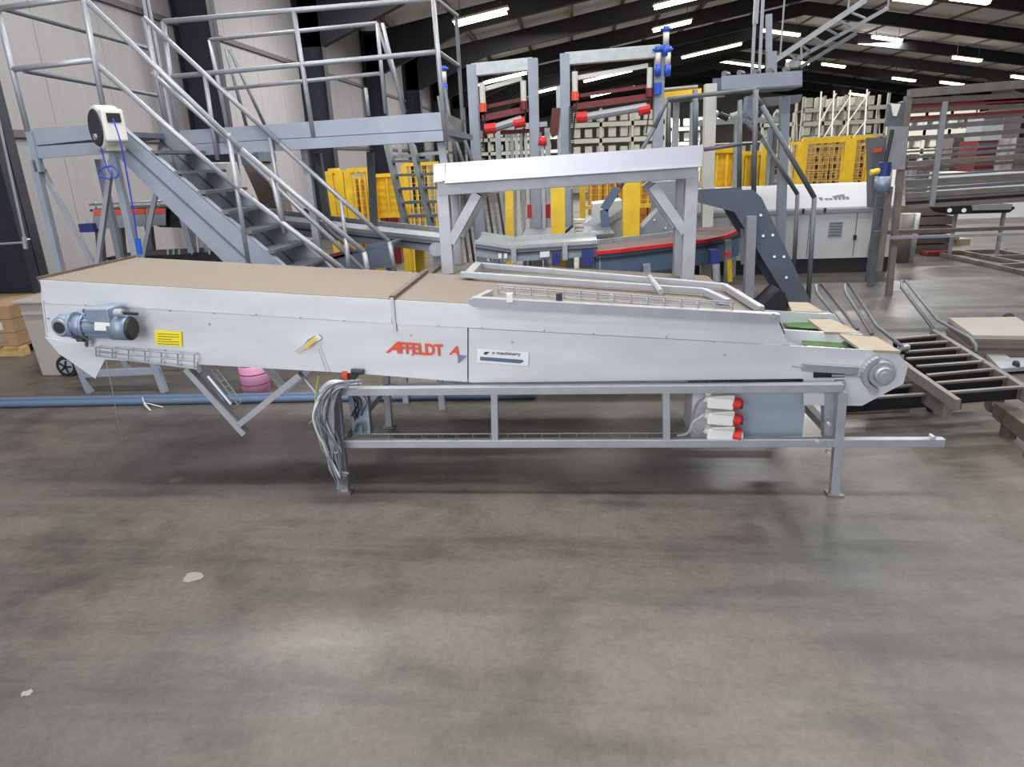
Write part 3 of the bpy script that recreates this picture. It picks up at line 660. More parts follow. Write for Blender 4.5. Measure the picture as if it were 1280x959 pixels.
# hose reel
c = at(134, 160, 5.02)
hr = thing('hose_reel', 'white and grey hose reel with blue hose at the corner of the landing', 'hose reel', c)
n_ = V((-.6, -.8, 0)); m_ = V((.8, -.6, 0)); Z_ = V((0, 0, 1))
M().tube(c-n_*.075, c+n_*.075, .155, 28).go('drum_cover', 'offwhite', hr, bevel=.02, smooth=True)
M().tube(c+n_*.075, c+n_*.085, .13, 24, .12).go('side_disc', 'dark', hr, smooth=True)
M().tube(c+n_*.085-Z_*.06, c+n_*.10-Z_*.06, .022, 10).go('hub', 'galv', hr)
M().bar(c+m_*.06-Z_*.10, c+m_*.06+Z_*.12, .19, .15, n_).go('housing', 'offwhite', hr, bevel=.014)
M().bar(c-Z_*.165, c-Z_*.12, .2, .13, n_).go('base_block', 'bin', hr, bevel=.01)
M().bar(c+m_*.155+Z_*.03, c+m_*.155+Z_*.09, .02, .09, n_).go('hose_slot', 'black', hr)
M().path(curve([at(141, 148, 4.88), at(150, 175, 4.86), at(158, 215, 4.9), at(166, 260, 4.95), at(172, 300, 5)], 6), .0055, 6).go('hose', 'hose_blue', hr)
M().path(curve([at(123, 172, 4.95), at(132, 205, 4.95), at(142, 222, 4.95), at(148, 217, 4.95), at(140, 208, 4.95), at(126, 212, 4.95), at(124, 220, 4.95), at(138, 224, 4.95)], 6), .0055, 6).go('hose', 'hose_blue', hr)
M().tube(at(172, 298, 5), at(175, 318, 5), .02, 10).go('hose_coupling', 'blue', hr)

# staircase
sc_ = thing('metal_staircase', 'galvanised steel staircase with handrails descending to the right from the landing', 'staircase', (-2.9, 5.6, 0))
YS1 = 5.22; YS2 = 5.95
def stringer(px, Y, nm='stringer'):
    pts = [at(x, y, Y) for x, y in px]
    o = M().prism(pts, (0, .008, 0)).go(nm, 'greyblue', sc_)
    top0, top1 = pts[0], pts[1]; bo1, bo0 = pts[2], pts[3]
    M().bar((top0+bo0)/2*1.0, (top1+bo1)/2, .012, .014).go('stringer_rib', 'greyblue_dark', sc_)
    M().bar(top0+V((0, .03, 0)), top1+V((0, .03, 0)), .06, .008).go('stringer_flange', 'greyblue', sc_)
    return pts
n1 = stringer([(150, 158), (420, 390), (340, 388), (146, 195)], YS1)
n2 = stringer([(204, 158), (450, 366), (400, 395), (196, 190)], YS2)
p0 = at(168, 180, YS1); p1 = at(372, 354, YS1)
for i in range(7):
    c = p0.lerp(p1, (i+.4)/7)
    M().box((c.x-.08, YS1+.01, c.z-.012), (c.x+.10, YS2, c.z+.012)).go('tread', 'rail_dark', sc_)
tubes(sc_, [(104, -3, 302, 187, YS1), (302, 187, 455, 315, YS1), (455, 315, 462, 352, YS1), (118, 78, 300, 238, YS1), (300, 238, 440, 345, YS1)], 'near_handrail')
tubes(sc_, [(180, 22, 350, 180, YS2), (350, 180, 486, 302, YS2), (486, 302, 494, 342, YS2), (190, 92, 300, 188, YS2), (300, 190, 455, 338, YS2)], 'far_handrail')
tubes(sc_, [(285, 166, 311, 330, YS1), (340, 222, 356, 292, YS1), (432, 296, 437, 345, YS1)], 'near_baluster', r=.018)
tubes(sc_, [(180, 22, 208, 158, YS2), (337, 172, 357, 290, YS2), (256, 95, 272, 200, YS2), (426, 250, 436, 330, YS2)], 'far_baluster', r=.018)

# long walkway
wk = thing('walkway_platform', 'long grey-blue steel walkway with railings in the upper left, left of the gantries', 'platform', (-2.4, 6.8, 0))
a, b, c, d = at(203, 165, YC), at(553, 140, YC), at(555, 162, YC), at(203, 182, YC)
M().prism([a, b, c, d], (0, .008, 0)).go('toe_board', 'greyblue', wk)
e1, e2, e3, e4 = at(205, 182.6, YC-.012), at(556, 163, YC-.012), at(556, 176, YC-.012), at(205, 197, YC-.012)
M().prism([e1, e2, e3, e4], (0, .06, 0)).go('edge_beam', 'greyblue', wk)
M().slab(d+V((0, .02, .01)), c+V((0, .02, .01)), c+V((0, 1.75, .01)), d+V((0, 1.75, .01)), .05).go('deck', 'greyblue_dark', wk)
M().prism([b, at(578, 151, 7.7), at(578, 178, 7.7), e3], (.01, 0, 0)).go('end_toe_board', 'rail_dark', wk)
tubes(wk, [(204, 27, 545, -2, YC), (215, 96, 545, 65, YC)], 'handrail')
tubes(wk, [(204, 27, 222, 168, YC), (367, 14, 392, 172, YC), (541, -6, 557, 176, YC)], 'rail_post')
for (x0, y0, x1, y1) in ((544, -2, 571, 19), (548, 65, 573, 82)): Yto(x0, y0, YC, x1, y1, 7.6).go('handrail', 'rail_dark', wk)
Yto(570, 18, 7.6, 579, 165, 7.6).go('rail_post', 'rail_dark', wk)
YR = 7.55
tubes(wk, [(262, 50, 471, 29, YR), (275, 112, 474, 92, YR)], 'handrail')
tubes(wk, [(262, 50, 284, 160, YR), (471, 29, 482, 142, YR), (478, 29, 505, 142, YR+.3), (457, 110, 461, 145, YR)], 'rail_post')
tubes(wk, [(282, 60, 310, 165, YR+.6), (287, 62, 335, 165, YR+.8), (472, 32, 507, 140, YR+.9)], 'rail_brace', 'rail_dark')
bars(wk, [(381, 186, 401, 335, YC+.2), (251, 195, 262, 300, 7.5), (551, 178, 557, 215, YC+.3)], 'leg', 'rail', .06)
bars(wk, [(397, 192, 412, 290, 7.5), (463, 190, 468, 285, 7.5)], 'leg', 'rail_dark', .07)
tubes(wk, [(450, 320, 380, 262, 6.6)], 'rail_brace', 'rail_dark')

# things behind the stairs
bs = thing('bucket_elevator', 'curved dark grey chute seen behind the stair handrails', 'chute', (-3, 7, 0))
def cv2(pts, Y): return [at(x, y, Y) for x, y in pts]
M().prism(cv2([(303, 205), (318, 200), (340, 235), (350, 268), (352, 300), (338, 300), (330, 268), (318, 238)], 8.1), (0, .4, 0)).go('chute_body', 'rust', bs)
M().prism(cv2([(300, 195), (322, 190), (324, 202), (303, 207)], 8.1), (0, .5, 0)).go('hood', 'greyblue_dark', bs)
for i, (x, y, ww, hh, mt_) in enumerate(((205, 232, 34, 22, 'galv'), (250, 238, 30, 26, 'galv'), (270, 262, 40, 14, 'greyblue_dark'), (300, 298, 48, 20, 'greyblue_dark'), (206, 186, 60, 14, 'galv'))):
    pass
sx_ = thing('chain_washer', 'bright metal machine housing seen between the stair treads', 'machine', (-3.3, 7, 0))
M().prism(cv2([(222, 205), (262, 203), (276, 250), (236, 252)], 7.0), (0, .6, 0)).go('housing', 'galv', sx_, bevel=.01)
M().prism(cv2([(212, 214), (262, 214), (262, 218), (212, 219)], 6.8), (0, .1, 0)).go('bar', 'rail_dark', sx_)
M().prism(cv2([(218, 252), (300, 246), (300, 252), (220, 260)], 6.8), (0, .3, 0)).go('shelf', 'galv', sx_)
bars(sx_, [(262, 215, 272, 330, 6.9), (236, 250, 248, 330, 6.9)], 'leg', 'greyblue', .05)

# red-edged tray conveyor near the wall (left)
tc_ = thing('red_edged_conveyor', 'small grey conveyor with red edge strip by the left wall, seen under the landing', 'conveyor', (-4, 6.8, 0))
Yq = 6.6
for (x0, x1) in ((116, 156), (157, 182), (183, 207)):
    y0 = 262-(x0-116)*.02
    M().prism(cv2([(x0, y0), (x1, y0), (x1, y0+24-(x1-116)*.03), (x0, y0+24-(x0-116)*.03)], Yq), (0, .01, 0)).go('side_panel', 'greyblue', tc_)
    M().prism(cv2([(x0+1, y0+1), (x1-1, y0), (x1-1, y0+6), (x0+1, y0+7)], Yq-.01), (0, .008, 0)).go('red_strip', 'orange_red', tc_)
M().slab(*[p+V((0, 0, 0)) for p in (at(112, 262, Yq+.02), at(207, 259, Yq+.02), at(207, 259, Yq+.02)+V((0, .6, 0)), at(112, 262, Yq+.02)+V((0, .6, 0)))], .02).go('belt', 'dark', tc_)
M().prism(cv2([(207, 260), (230, 270), (230, 285), (200, 284), (190, 280), (207, 276)], Yq+.1), (0, .3, 0)).go('drive_end', 'black', tc_)
bars(tc_, [(150, 283, 156, 345, Yq+.1), (186, 283, 192, 330, Yq+.1), (124, 285, 128, 330, Yq+.1)], 'leg', 'rail_dark', .06)
tubes(tc_, [(112, 256, 207, 251, Yq+.1)], 'guide_rail', 'rail', .01)
for i, x in enumerate((120, 150, 178, 200)): tubes(tc_, [(x, 262, x-1, 252, Yq+.1)], 'guide_post', 'rail', .008)
M().box(tuple(at(105, 290, 6.6)+V((0, -.06, 0))), tuple(at(120, 279, 6.6)+V((0, .08, 0)))).go('motor', 'navy', tc_)
dk = thing('chain_bed', 'low dark machine frame with small fittings behind the stair foot', 'frame', (-3.3, 6.2, 0))
M().prism(cv2([(132, 322), (290, 315), (300, 328), (140, 335)], 6.0), (0, .5, 0)).go('bed', 'black', dk)
for x in (210, 217, 224, 240, 262, 270): M().tube(at(x, 318, 5.95), at(x, 312, 5.95), .009, 8).go('fitting', 'galv', dk)
bars(dk, [(150, 320, 155, 360, 6.1), (280, 316, 285, 350, 6.1)], 'leg', 'dark', .05)
bars(dk, [(235, 277, 243, 345, 6.1), (258, 290, 263, 345, 6.1)], 'upright', 'greyblue', .05)
tubes(dk, [(245, 282, 250, 345, 6.1)], 'pipe', 'white', .008)

# ------------------------------------------------------------------ main belt line behind
bl = thing('belt_line', 'long pale blue belt line running behind the stairs toward the trestle', 'conveyor', (-1.9, 6.9, 0))
def run(pts, hgt=14, Y=6.9, par=bl, wdt=.5, red=False):
    for (x0, y0, Y0), (x1, y1, Y1) in zip(pts, pts[1:]):
        a, b = at(x0, y0, Y0), at(x1, y1, Y1)
        hz = V((0, 0, hgt/FPX*Y0)); n_ = (b-a); n_.z = 0; n_ = V((-n_.y, n_.x, 0)).normalized()*wdt
        if n_.y < 0: n_ = -n_
        M().prism([a, b, b-hz, a-hz], n_.normalized()*.02).go('side_frame', 'greyblue' if not red else 'conduit', par)
        M().bar(a+V((0, -.012, .0)), b+V((0, -.012, .0)), .03, .035).go('edge_profile', 'galv' if not red else 'red', par)
        M().bar(a+V((0, -.012, -.06)), b+V((0, -.012, -.06)), .02, .012).go('edge_groove', 'dark', par)
        M().slab(a, b, b+n_, a+n_, .02).go('belt', 'card_dark' if red else 'galv', par)
        M().bar(a+n_+V((0, 0, .02)), b+n_+V((0, 0, .02)), .03, .05).go('far_edge_profile', 'galv', par)
run([(238, 262, 7.4), (345, 276, 7.2), (450, 288, 7.0), (552, 299, 6.8)], 16)
run([(594, 302, 6.8), (640, 309, 6.8), (747, 302, 6.8)], 18)
for x, y in ((642, 309), (706, 305)): M().bar(at(x, y, 6.77), at(x+.5, y+20, 6.77), .05, .03, (0, 1, 0)).go('joint_bracket', 'galv', bl)
M().prism(cv2([(675, 315), (687, 314), (687, 321), (675, 322)], 6.76), (0, .008, 0)).go('label_plate', 'white', bl)
for x in (623, 630): M().prism(cv2([(x, 317), (x+4, 317), (x+4, 323), (x, 323)], 6.76), (0, .008, 0)).go('label_plate', 'white', bl)
bars(bl, [(620, 312, 622, 360, 6.9), (735, 318, 736, 360, 6.9), (545, 305, 548, 350, 6.9), (396, 295, 402, 345, 7.1)], 'leg', 'greyblue', .07)
M().box(tuple(at(690, 332, 6.7)), tuple(at(700, 317, 6.7)+V((0, .12, 0)))).go('motor', 'navy', bl)
M().box(tuple(at(727, 333, 6.7)), tuple(at(742, 314, 6.7)+V((0, .15, 0)))).go('motor', 'navy', bl)
M().tube(at(545, 312, 6.75), at(545, 312, 6.75)+V((0, .1, 0)), .07, 16).go('drive_wheel', 'galv', bl)
cb2 = thing('belt_curve', 'curved belt conveyor with a red guard strip behind the trestle right leg', 'conveyor', (1, 7, 0))
cpts = [(744, 316, 6.8), (776, 313, 6.9), (810, 309, 7.1), (845, 305, 7.3), (880, 301, 7.6), (905, 296, 7.9), (925, 288, 8.3), (929, 283, 8.8)]
run(cpts, 30, par=cb2, red=True, wdt=.6)
bars(cb2, [(808, 330, 809, 345, 7.0), (746, 320, 747, 350, 6.85), (910, 300, 909, 355, 7.8)], 'leg', 'greyblue', .07)
M().box(tuple(at(888, 330, 7.3)), tuple(at(900, 313, 7.3)+V((0, .15, 0)))).go('motor', 'navy', cb2)
M().tube(at(895, 330, 7.3), at(896, 352, 7.3), .04, 10).go('motor_stem', 'galv', cb2)
ys = thing('yellow_stop_post', 'short yellow post with a red button below the roller curve', 'post', onz(913, 352))
M().bar(at(912, 352, 7.6), at(911, 325, 7.6), .05, .05, (0, 1, 0)).go('post', 'yellow', ys); M().tube(at(909, 318, 7.55), at(909, 318, 7.55)+V((0, -.03, 0)), .03, 10).go('button', 'red', ys)
wt_ = thing('worktable', 'grey flat table top with fittings beyond the belt line', 'table', (-.2, 8.2, 0))
M().slab(at(650, 298, 7.8), at(768, 292, 7.8), at(768, 292, 7.8)+V((0, 1.1, 0)), at(650, 298, 7.8)+V((0, 1.1, 0)), .04).go('table_top', 'rail_dark', wt_)
for X in (.0, 1.2):
    for dy in (.1, 1.0): a = at(655, 298, 7.8); M().bar((a.x+X, a.y+dy, 0), (a.x+X, a.y+dy, a.z-.04), .05, .05, (0, 1, 0)).go('leg', 'rail_dark', wt_)
pc = thing('pneumatic_column', 'pale ribbed cylinder standing on the grey table', 'cylinder', at(724, 300, 8))
for i in range(5): M().tube(at(724, 298-i*5, 8), at(724, 294-i*5, 8), .07 if i != 2 else .055, 14).go('ring', 'offwhite', pc)
M().tube(at(705, 292, 7.95), at(716, 282, 7.95), .015, 8).go('lever', 'dark', pc); M().tube(at(735, 290, 7.95), at(748, 296, 7.95), .012, 8).go('lever', 'dark', pc)
for i, (x, y0, y1, Y, r, l_) in enumerate(((636, 235, 303, 7.9, .045, 'thin yellow post behind the trestle left brace'), (697, 234, 292, 7.65, .075, 'thick yellow post with a sharp lower end under the hood middle'), (789, 228, 290, 8.6, .10, 'thick yellow column right of centre under the hood'), (592, 315, 352, 7.4, .05, 'yellow post under the belt line left of the trestle'))):
    if i == 3: x, y0, y1 = 525, 312, 350
    t = thing('yellow_post', l_, 'post', at(x, y1, Y))
    M().bar(at(x, y0-(25 if i < 3 else 0), Y), (at(x, y1, Y).x, Y, 0), r*2, r*1.4, (0, 1, 0)).go('shaft', 'yellow', t)
    M().box((at(x, y1, Y).x-r*1.5, Y-r, .0), (at(x, y1, Y).x+r*1.5, Y+r, .02)).go('foot', 'yellow', t)
for i, (x, l_) in enumerate(((664, 'left red panel beyond the grey table'), (682, 'right red panel beyond the grey table'))):
    t = thing('red_board', l_, 'board', at(x, 272, 9.6)); M().prism(cv2([(x-5, 256), (x+6, 255), (x+6, 273), (x-5, 273)], 9.6), (0, .03, 0)).go('panel', 'red', t); M().bar(at(x, 272, 9.62), (at(x, 272, 9.62).x, 9.62, 0), .05, .04, (0, 1, 0)).go('stem', 'rail', t)
gp = [(672, 190, 668, 287, 9.2, .09, 'blue-grey square post between the red panels'), (712, 236, 714, 300, 9.6, .08, 'pale post right of the thick yellow post')]
for (x0, y0, x1, y1, Y, w_, l_) in gp: tag(M().bar(at(x0, y0, Y), (at(x1, y1, Y).x, Y, 0), w_, w_, (0, 1, 0)).go('machine_post', 'greyblue', None), l_, 'post')
gc = thing('packing_machine', 'light grey machine body with sloping top below the yellow mesh, under the hood', 'machine', (1.0, 9.5, 0))
M().prism(cv2([(740, 255), (778, 250), (778, 290), (722, 296), (722, 285), (740, 272)], 9.0), (0, .5, 0)).go('body', 'cabinet', gc, bevel=.01)
M().prism(cv2([(735, 288), (778, 262), (781, 268), (740, 294)], 8.9), (0, .08, 0)).go('slope_panel', 'greyblue', gc)
M().bar(at(757, 290, 8.6), at(755, 262, 8.6), .1, .08, (0, 1, 0)).go('arm', 'conduit', gc); M().bar(at(755, 262, 8.6), at(771, 235, 8.6), .1, .08, (0, 1, 0)).go('arm', 'conduit', gc)
M().box((at(724, 290, 9).x, 9.0, 0), (at(778, 290, 9).x, 9.5, at(778, 290, 9).z)).go('base', 'cabinet', gc)
gq = thing('feed_hopper', 'blue-grey sloping hopper plate right of the yellow column', 'hopper', (1.3, 8.6, 0))
M().prism(cv2([(818, 228), (868, 225), (868, 305), (800, 300), (803, 285), (830, 255)], 8.75), (0, .4, 0)).go('plate', 'greyblue', gq)
for x, y in ((818, 275), (832, 285), (842, 283), (812, 300)): M().tube(at(x, y, 8.75), at(x, y, 8.72), .012, 8).go('bolt', 'white', gq)
M().box((at(810, 300, 8.75).x, 8.77, 0), (at(862, 300, 8.75).x, 9.1, at(840, 303, 8.75).z)).go('support', 'greyblue_dark', gq)

# ------------------------------------------------------------------ yellow guard fences
def fence(label, px, Y, topy, boty, bars_n=0, mesh=False, frame=.05, solid=False, grp='yellow guard fences'):
    x0, x1 = px; a, b = at(x0, topy[0], Y), at(x1, topy[1], Y)
    t = thing('guard_fence', label, 'fence', ((a.x+b.x)/2, Y, 0), grp)
    zb0 = at((x0+x1)/2, boty, Y).z
    for p in (a, b): M().bar(p, (p.x, Y, 0), frame*1.6, frame*1.2, (0, 1, 0)).go('fence_post', 'yellow', t)
    M().bar(a, b, frame, frame).go('top_rail', 'yellow', t); M().bar((a.x, Y, zb0), (b.x, Y, zb0), frame, frame).go('bottom_rail', 'yellow', t)
    for i in range(1, bars_n+1):
        p = a.lerp(b, i/(bars_n+1)); M().bar(p, (p.x, Y, zb0), frame*.45, frame*.45, (0, 1, 0)).go('fence_bar', 'yellow', t)
    if mesh:
        g = M(); n = max(4, int((b.x-a.x)/.07))
        for i in range(n+1): p = a.lerp(b, i/n); g.bar(p, (p.x, Y, zb0), .007, .007, (0, 1, 0))
        m2 = int((a.z-zb0)/.09)
        for i in range(m2+1):
            z = zb0+(a.z-zb0)*i/m2; g.bar((a.x, Y, z), (b.x, Y, z+(b.z-a.z)*i/m2), .007, .007)
        g.go('wire_mesh', 'yellow', t, kind='stuff')
    if solid: M().prism([a+V((0, .02, 0)), b+V((0, .02, 0)), V((b.x, Y+.02, zb0)), V((a.x, Y+.02, zb0))], (0, .01, 0)).go('panel', 'yellow', t)
    return t
fence('narrow yellow fence bay left end under the walkway', (411, 424), 10.0, (214, 213), 283, 1, True, .07)
fence('wide yellow fence bay under the walkway with orange panel', (434, 462), 10.0, (213, 212), 283, 3, True, .06)
fence('yellow fence bay left of the steep grey stairs', (466, 500), 10.2, (220, 218), 270, 1, True, .05, True)
fence('yellow fence bay behind the steep grey stairs', (505, 548), 10.6, (206, 204), 290, 5, True, .05)
fence('yellow railing mesh seen under the hood right half', (728, 832), 11.5, (212, 210), 258, 9, True, .06)
fence('yellow fence bay right of the hood end', (884, 922), 10.8, (188, 187), 270, 2, True, .08, True)
fence('yellow fence bay with solid lower panels', (926, 955), 10.4, (192, 191), 247, 3, True, .06, True)
fence('open yellow mesh bay left of the crossover handrail', (957, 1000), 11.8, (180, 179), 250, 1, True, .05)
fence('wide yellow mesh bay in front of the stacked pallets', (1003, 1062), 12.6, (177, 173), 247, 0, True, .10)
fence('yellow mesh bay at the right end of the fence', (1066, 1090), 12.6, (173, 171), 247, 0, True, .07)
# pallets stacked behind the mesh
pn = 0
for ci, X in enumerate((1012, 1034, 1056, 1078)):
    base = at(X, 247, 14); col_lab = ('leftmost', 'second', 'third', 'rightmost')[ci]
    for k in range(12):
        z = .0+.148*k
        t = thing('wooden_pallet', '%s wooden pallet of the %s stack behind the yellow mesh' % (('bottom', 'second', 'third', 'fourth', 'fifth', 'sixth', 'seventh', 'sixth from top', 'fourth from top', 'third from top', 'second from top', 'topmost')[k], col_lab), 'pallet', (base.x+random.uniform(-.02, .02), 14, z), 'pallets behind the yellow mesh')
        ox, oy, oz = t.location; hw = .17
        for dz, hh in ((.0, .02), (.115, .022)): M().box((ox-hw, oy-.4, oz+dz), (ox+hw, oy+.4, oz+dz+hh)).go('deck_board', 'wood', t)
        for dx in (-hw+.04, 0, hw-.04): M().box((ox+dx-.04, oy-.4, oz+.02), (ox+dx+.04, oy+.4, oz+.115)).go('block', 'card', t)

# ------------------------------------------------------------------ steep stairs beyond the walkway
ss = thing('steep_staircase', 'steep dark grey staircase beyond the walkway, left of the trestle', 'staircase', (-2, 9, 0))
for (x0, y0, x1, y1) in ((484, 180, 522, 290), (515, 180, 552, 290)):
    M().bar(at(x0, y0, 8.6), at(x1, y1, 8.6)+V((0, -.5, 0)), .05, .16, (0, 1, 0)).go('stringer', 'rail_dark', ss)
for i in range(6):
    a = at(492+i*5, 202+i*17, 8.55-.08*i); M().box((a.x, a.y-.1, a.z-.015), (a.x+.42, a.y+.12, a.z+.015)).go('tread', 'rail_dark', ss)
bars(ss, [(500, 170, 500, 195, 8.6), (487, 197, 560, 190, 8.7)], 'rail', 'rail', .04)
tubes(ss, [(560, 150, 592, 240, 8.4), (572, 150, 604, 240, 8.2), (556, 110, 576, 235, 8.5), (548, 120, 566, 240, 8.8)], 'handrail', 'rail_dark', .02)
hs = thing('slat_rack', 'rack of dark slats behind the trestle left leg', 'rack', (-1.3, 9.3, 0))
for i in range(9):
    x = 566+i*7; M().bar(at(x, 240, 9.3), (at(x+14, 300, 9.3).x, 9.1, .3), .03, .03, (0, 1, 0)).go('slat', 'rail_dark' if i % 2 else 'dark', hs)
M().bar(at(560, 240, 9.3), at(640, 238, 9.3), .05, .05).go('rail', 'rail', hs)
M().bar((at(566, 300, 9.2).x, 9.1, .3), (at(640, 300, 9.2).x, 9.1, .3), .05, .05).go('rail', 'rail', hs)
for x in (570, 636): M().bar((at(x, 300, 9.2).x, 9.1, 0), (at(x, 300, 9.2).x, 9.1, .3), .05, .05, (0, 1, 0)).go('leg', 'rail', hs)

# ------------------------------------------------------------------ gantries
def gantry(label, xl, xr, yt_l, yt_r, Y, left_post=True):
    a, b = at(xl, yt_l, Y), at(xr, yt_r, Y)
    t = thing('gantry_frame', label, 'gantry', ((a.x+b.x)/2, Y, 0), 'tall grey gantries')
    for k_, p in enumerate((a, b)): M().bar(p+V((0, 0, .06)), (p.x, Y, 0), .12, .12, (0, 1, 0)).go('column', 'greyblue', t, bevel=.005)
    M().bar(a+V((0, 0, -.0)), b, .115, .14).go('top_beam', 'galv', t, bevel=.005)
    a2 = a+V((0, .5, 0)); 
    W_ = b.x-a.x
    z = a.z
    M().bar((a.x+.1, Y, z-.55), (b.x-.08, Y, b.z-.50), .10, .07).go('red_beam', 'darkred', t)
    M().bar((a.x+.1, Y+.1, z-.42), (b.x-.08, Y+.1, b.z-.37), .04, .04).go('red_beam', 'darkred', t)
    M().tube((a.x+.22, Y-.05, z-.68), (b.x-.15, Y-.05, b.z-.62), .05, 10).go('grey_roller', 'rail', t)
    for e, s_ in ((a.x+.2, 1), (b.x-.18, -1)): M().tube((e-.07, Y-.05, z-.68+(0 if s_ > 0 else .05)), (e+.07, Y-.05, z-.67+(0 if s_ > 0 else .06)), .062, 12).go('red_clamp', 'red', t)
    M().bar((a.x+.12, Y+.02, z-.22), (b.x-.14, Y+.02, b.z-.15), .05, .05).go('cross_rail', 'offwhite', t)
    for e in (a.x+.12, b.x-.12):
        M().tube((e, Y-.05, z-.15), (e, Y-.05, z-.38), .035, 10).go('cylinder', 'offwhite', t)
        M().tube((e, Y-.07, z-.38), (e, Y-.07, z-.48), .045, 10).go('red_cap', 'darkred' if e > a.x+.3 else 'orange_red', t)
        M().path([(e, Y, z-.1), (e+.02, Y-.05, z-.5), (e-.03, Y-.05, z-.9)], .01, 5).go('hose', 'dark', t)
    return t, a, b
g1, a, b = gantry('grey gantry with red beams, left one behind the walkway end', 590, 666, 88, 80, 9.0)
g2, a2, b2 = gantry('grey gantry with red beams, right one with blue pumps on top right', 706, 825, 74, 64, 9.2)
def pump(t, x, y, Y, mt='blue'):
    c = at(x, y, Y)
    M().tube(c, c+V((0, 0, .12)), .04, 12).go('pump_body', 'blue', t, smooth=True); M().tube(c+V((0, 0, .12)), c+V((0, 0, .26)), .035, 10).go('filter_bowl', 'offwhite', t, smooth=True)
    M().tube(c+V((0, 0, .26)), c+V((0, 0, .32)), .04, 12).go('filter_head', 'blue', t, smooth=True)
    M().tube(c+V((-.07, 0, .29)), c+V((.06, 0, .29)), .014, 8).go('pipe_stub', 'blue', t)
pump(g2, 822, 95, 9.1); pump(g2, 834, 95, 9.1); pump(g2, 832, 70, 9.1); pump(g1, 556, 118, 9.0)
M().tube(at(822, 118, 9.1), at(822, 104, 9.1), .05, 10).go('pump_body', 'blue', g2)
ch = M()
for i in range(24):
    y0 = 133+i*2.4; ch.box(tuple(at(711, y0+1.5, 9.05)), tuple(at(718, y0, 9.05)+V((0, .06, 0))))
ch.go('cable_chain', 'dark', g2)
M().prism(cv2([(690, 135), (700, 135), (697, 168), (690, 172), (687, 165)], 9.4), (0, .15, 0)).go('red_cover', 'darkred', g2)
M().bar(at(698, 108, 9.5), at(700, 200, 9.5), .06, .06, (0, 1, 0)).go('side_post', 'galv', g2)
t = thing('beacon', 'pink-red round beacon between the two gantries', 'beacon', at(678, 184, 8.8)); M().tube(at(678, 182, 8.8), at(678, 171, 8.8), .055, 14, .045).go('dome', 'red', t, smooth=True); M().bar(at(678, 182, 8.82), (at(678, 182, 8.8).x, 8.82, 0), .04, .04, (0, 1, 0)).go('stem', 'rail', t)
ig = thing('inner_gate', 'lower pale gate frame seen through the left gantry', 'gate', at(640, 160, 11))
M().bar(at(622, 160, 11), at(684, 155, 11), .08, .07).go('top_beam', 'galv', ig)
for x in (622, 684): M().bar(at(x, 160, 11), (at(x+2, 200, 11).x, 11, 0), .08, .08, (0, 1, 0)).go('column', 'galv', ig)
for i in range(8): x = 633+i*6; M().bar(at(x, 165, 11.1), (at(x+1, 200, 11).x, 11.1, .2), .05, .03, (0, 1, 0)).go('vertical_bar', 'rail' if i % 2 else 'offwhite', ig)
M().bar(at(625, 166, 11.1), at(682, 162, 11.1), .05, .06).go('red_bar', 'darkred', ig)

# ------------------------------------------------------------------ crossover bridge, box beam and yellow crane beam
br_ = thing('crossover_bridge', 'dark grey crossover stairs with bent handrails in front of the white cabinet', 'staircase', (2, 8, 0))
def Yr(pts, Y, r=.022): 
    for (x0, y0), (x1, y1) in zip(pts, pts[1:]): M().tube(at(x0, y0, Y), at(x1, y1, Y), r, 10).go('handrail', 'rail_dark', br_, smooth=True)
Yr([(834, 124), (868, 120), (945, 112)], 7.6); Yr([(834, 124), (818, 160), (775, 235)], 7.6); Yr([(836, 128), (836, 186)], 7.6)
Yr([(942, 117), (952, 132), (1018, 247), (1010, 378)], 7.57, .026); Yr([(930, 150), (952, 172), (997, 243), (992, 345)], 8.9, .026)
Yr([(945, 112), (942, 244)], 7.5, .026); Yr([(925, 125), (924, 240)], 8.0, .026); Yr([(880, 187), (926, 180)], 7.6); Yr([(869, 112), (869, 190)], 8.2, .03)
dz_ = thing('incline_conveyor', 'dark grey bent incline conveyor frame going down right of the trestle', 'conveyor', (1.8, 7.3, 0))
Yz = 7.25
M().prism(cv2([(868, 241), (941, 237), (952, 247), (1014, 378), (986, 378), (918, 265), (868, 252)], Yz), (0, .02, 0)).go('near_side', 'greyblue_dark', dz_)
M().prism([p+V((0, .55, 0)) for p in cv2([(868, 241), (941, 237), (952, 247), (1014, 378), (986, 378), (918, 265), (868, 252)], Yz)], (0, .02, 0)).go('far_side', 'greyblue_dark', dz_)
for q0, q1 in (((868, 243), (941, 239)), ((941, 239), (952, 249)), ((952, 249), (1013, 376))):
    a, b = at(*q0, Yz), at(*q1, Yz); M().slab(a+V((0, .02, -.04)), b+V((0, .02, -.04)), b+V((0, .55, -.04)), a+V((0, .55, -.04)), .02).go('belt', 'dark', dz_)
for x, y in ((951, 269), (954, 295), (966, 294), (968, 321), (980, 321), (983, 347)): M().tube(at(x, y, Yz), at(x, y, Yz-.015), .014, 8).go('bolt', 'alu_bright', dz_)
bars(dz_, [(939, 270, 935, 375, Yz-.05)], 'leg', 'rail', .09); bars(dz_, [(930, 285, 930, 330, Yz+.3)], 'leg', 'greyblue', .06)
M().prism(cv2([(948, 388), (975, 362), (982, 366), (984, 390)], 6.9), (0, .35, 0)).go('foot_chute', 'dark', dz_)
ob = thing('overhead_box_beam', 'blue-grey box channel held by roof hangers above the crossover', 'beam', at(950, 100, 8.5))
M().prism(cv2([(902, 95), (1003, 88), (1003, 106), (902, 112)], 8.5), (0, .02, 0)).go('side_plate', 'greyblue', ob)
M().prism([p+V((0, .5, 0)) for p in cv2([(902, 92), (1003, 85), (1003, 106), (902, 112)], 8.5)], (0, .02, 0)).go('far_plate', 'greyblue_dark', ob)
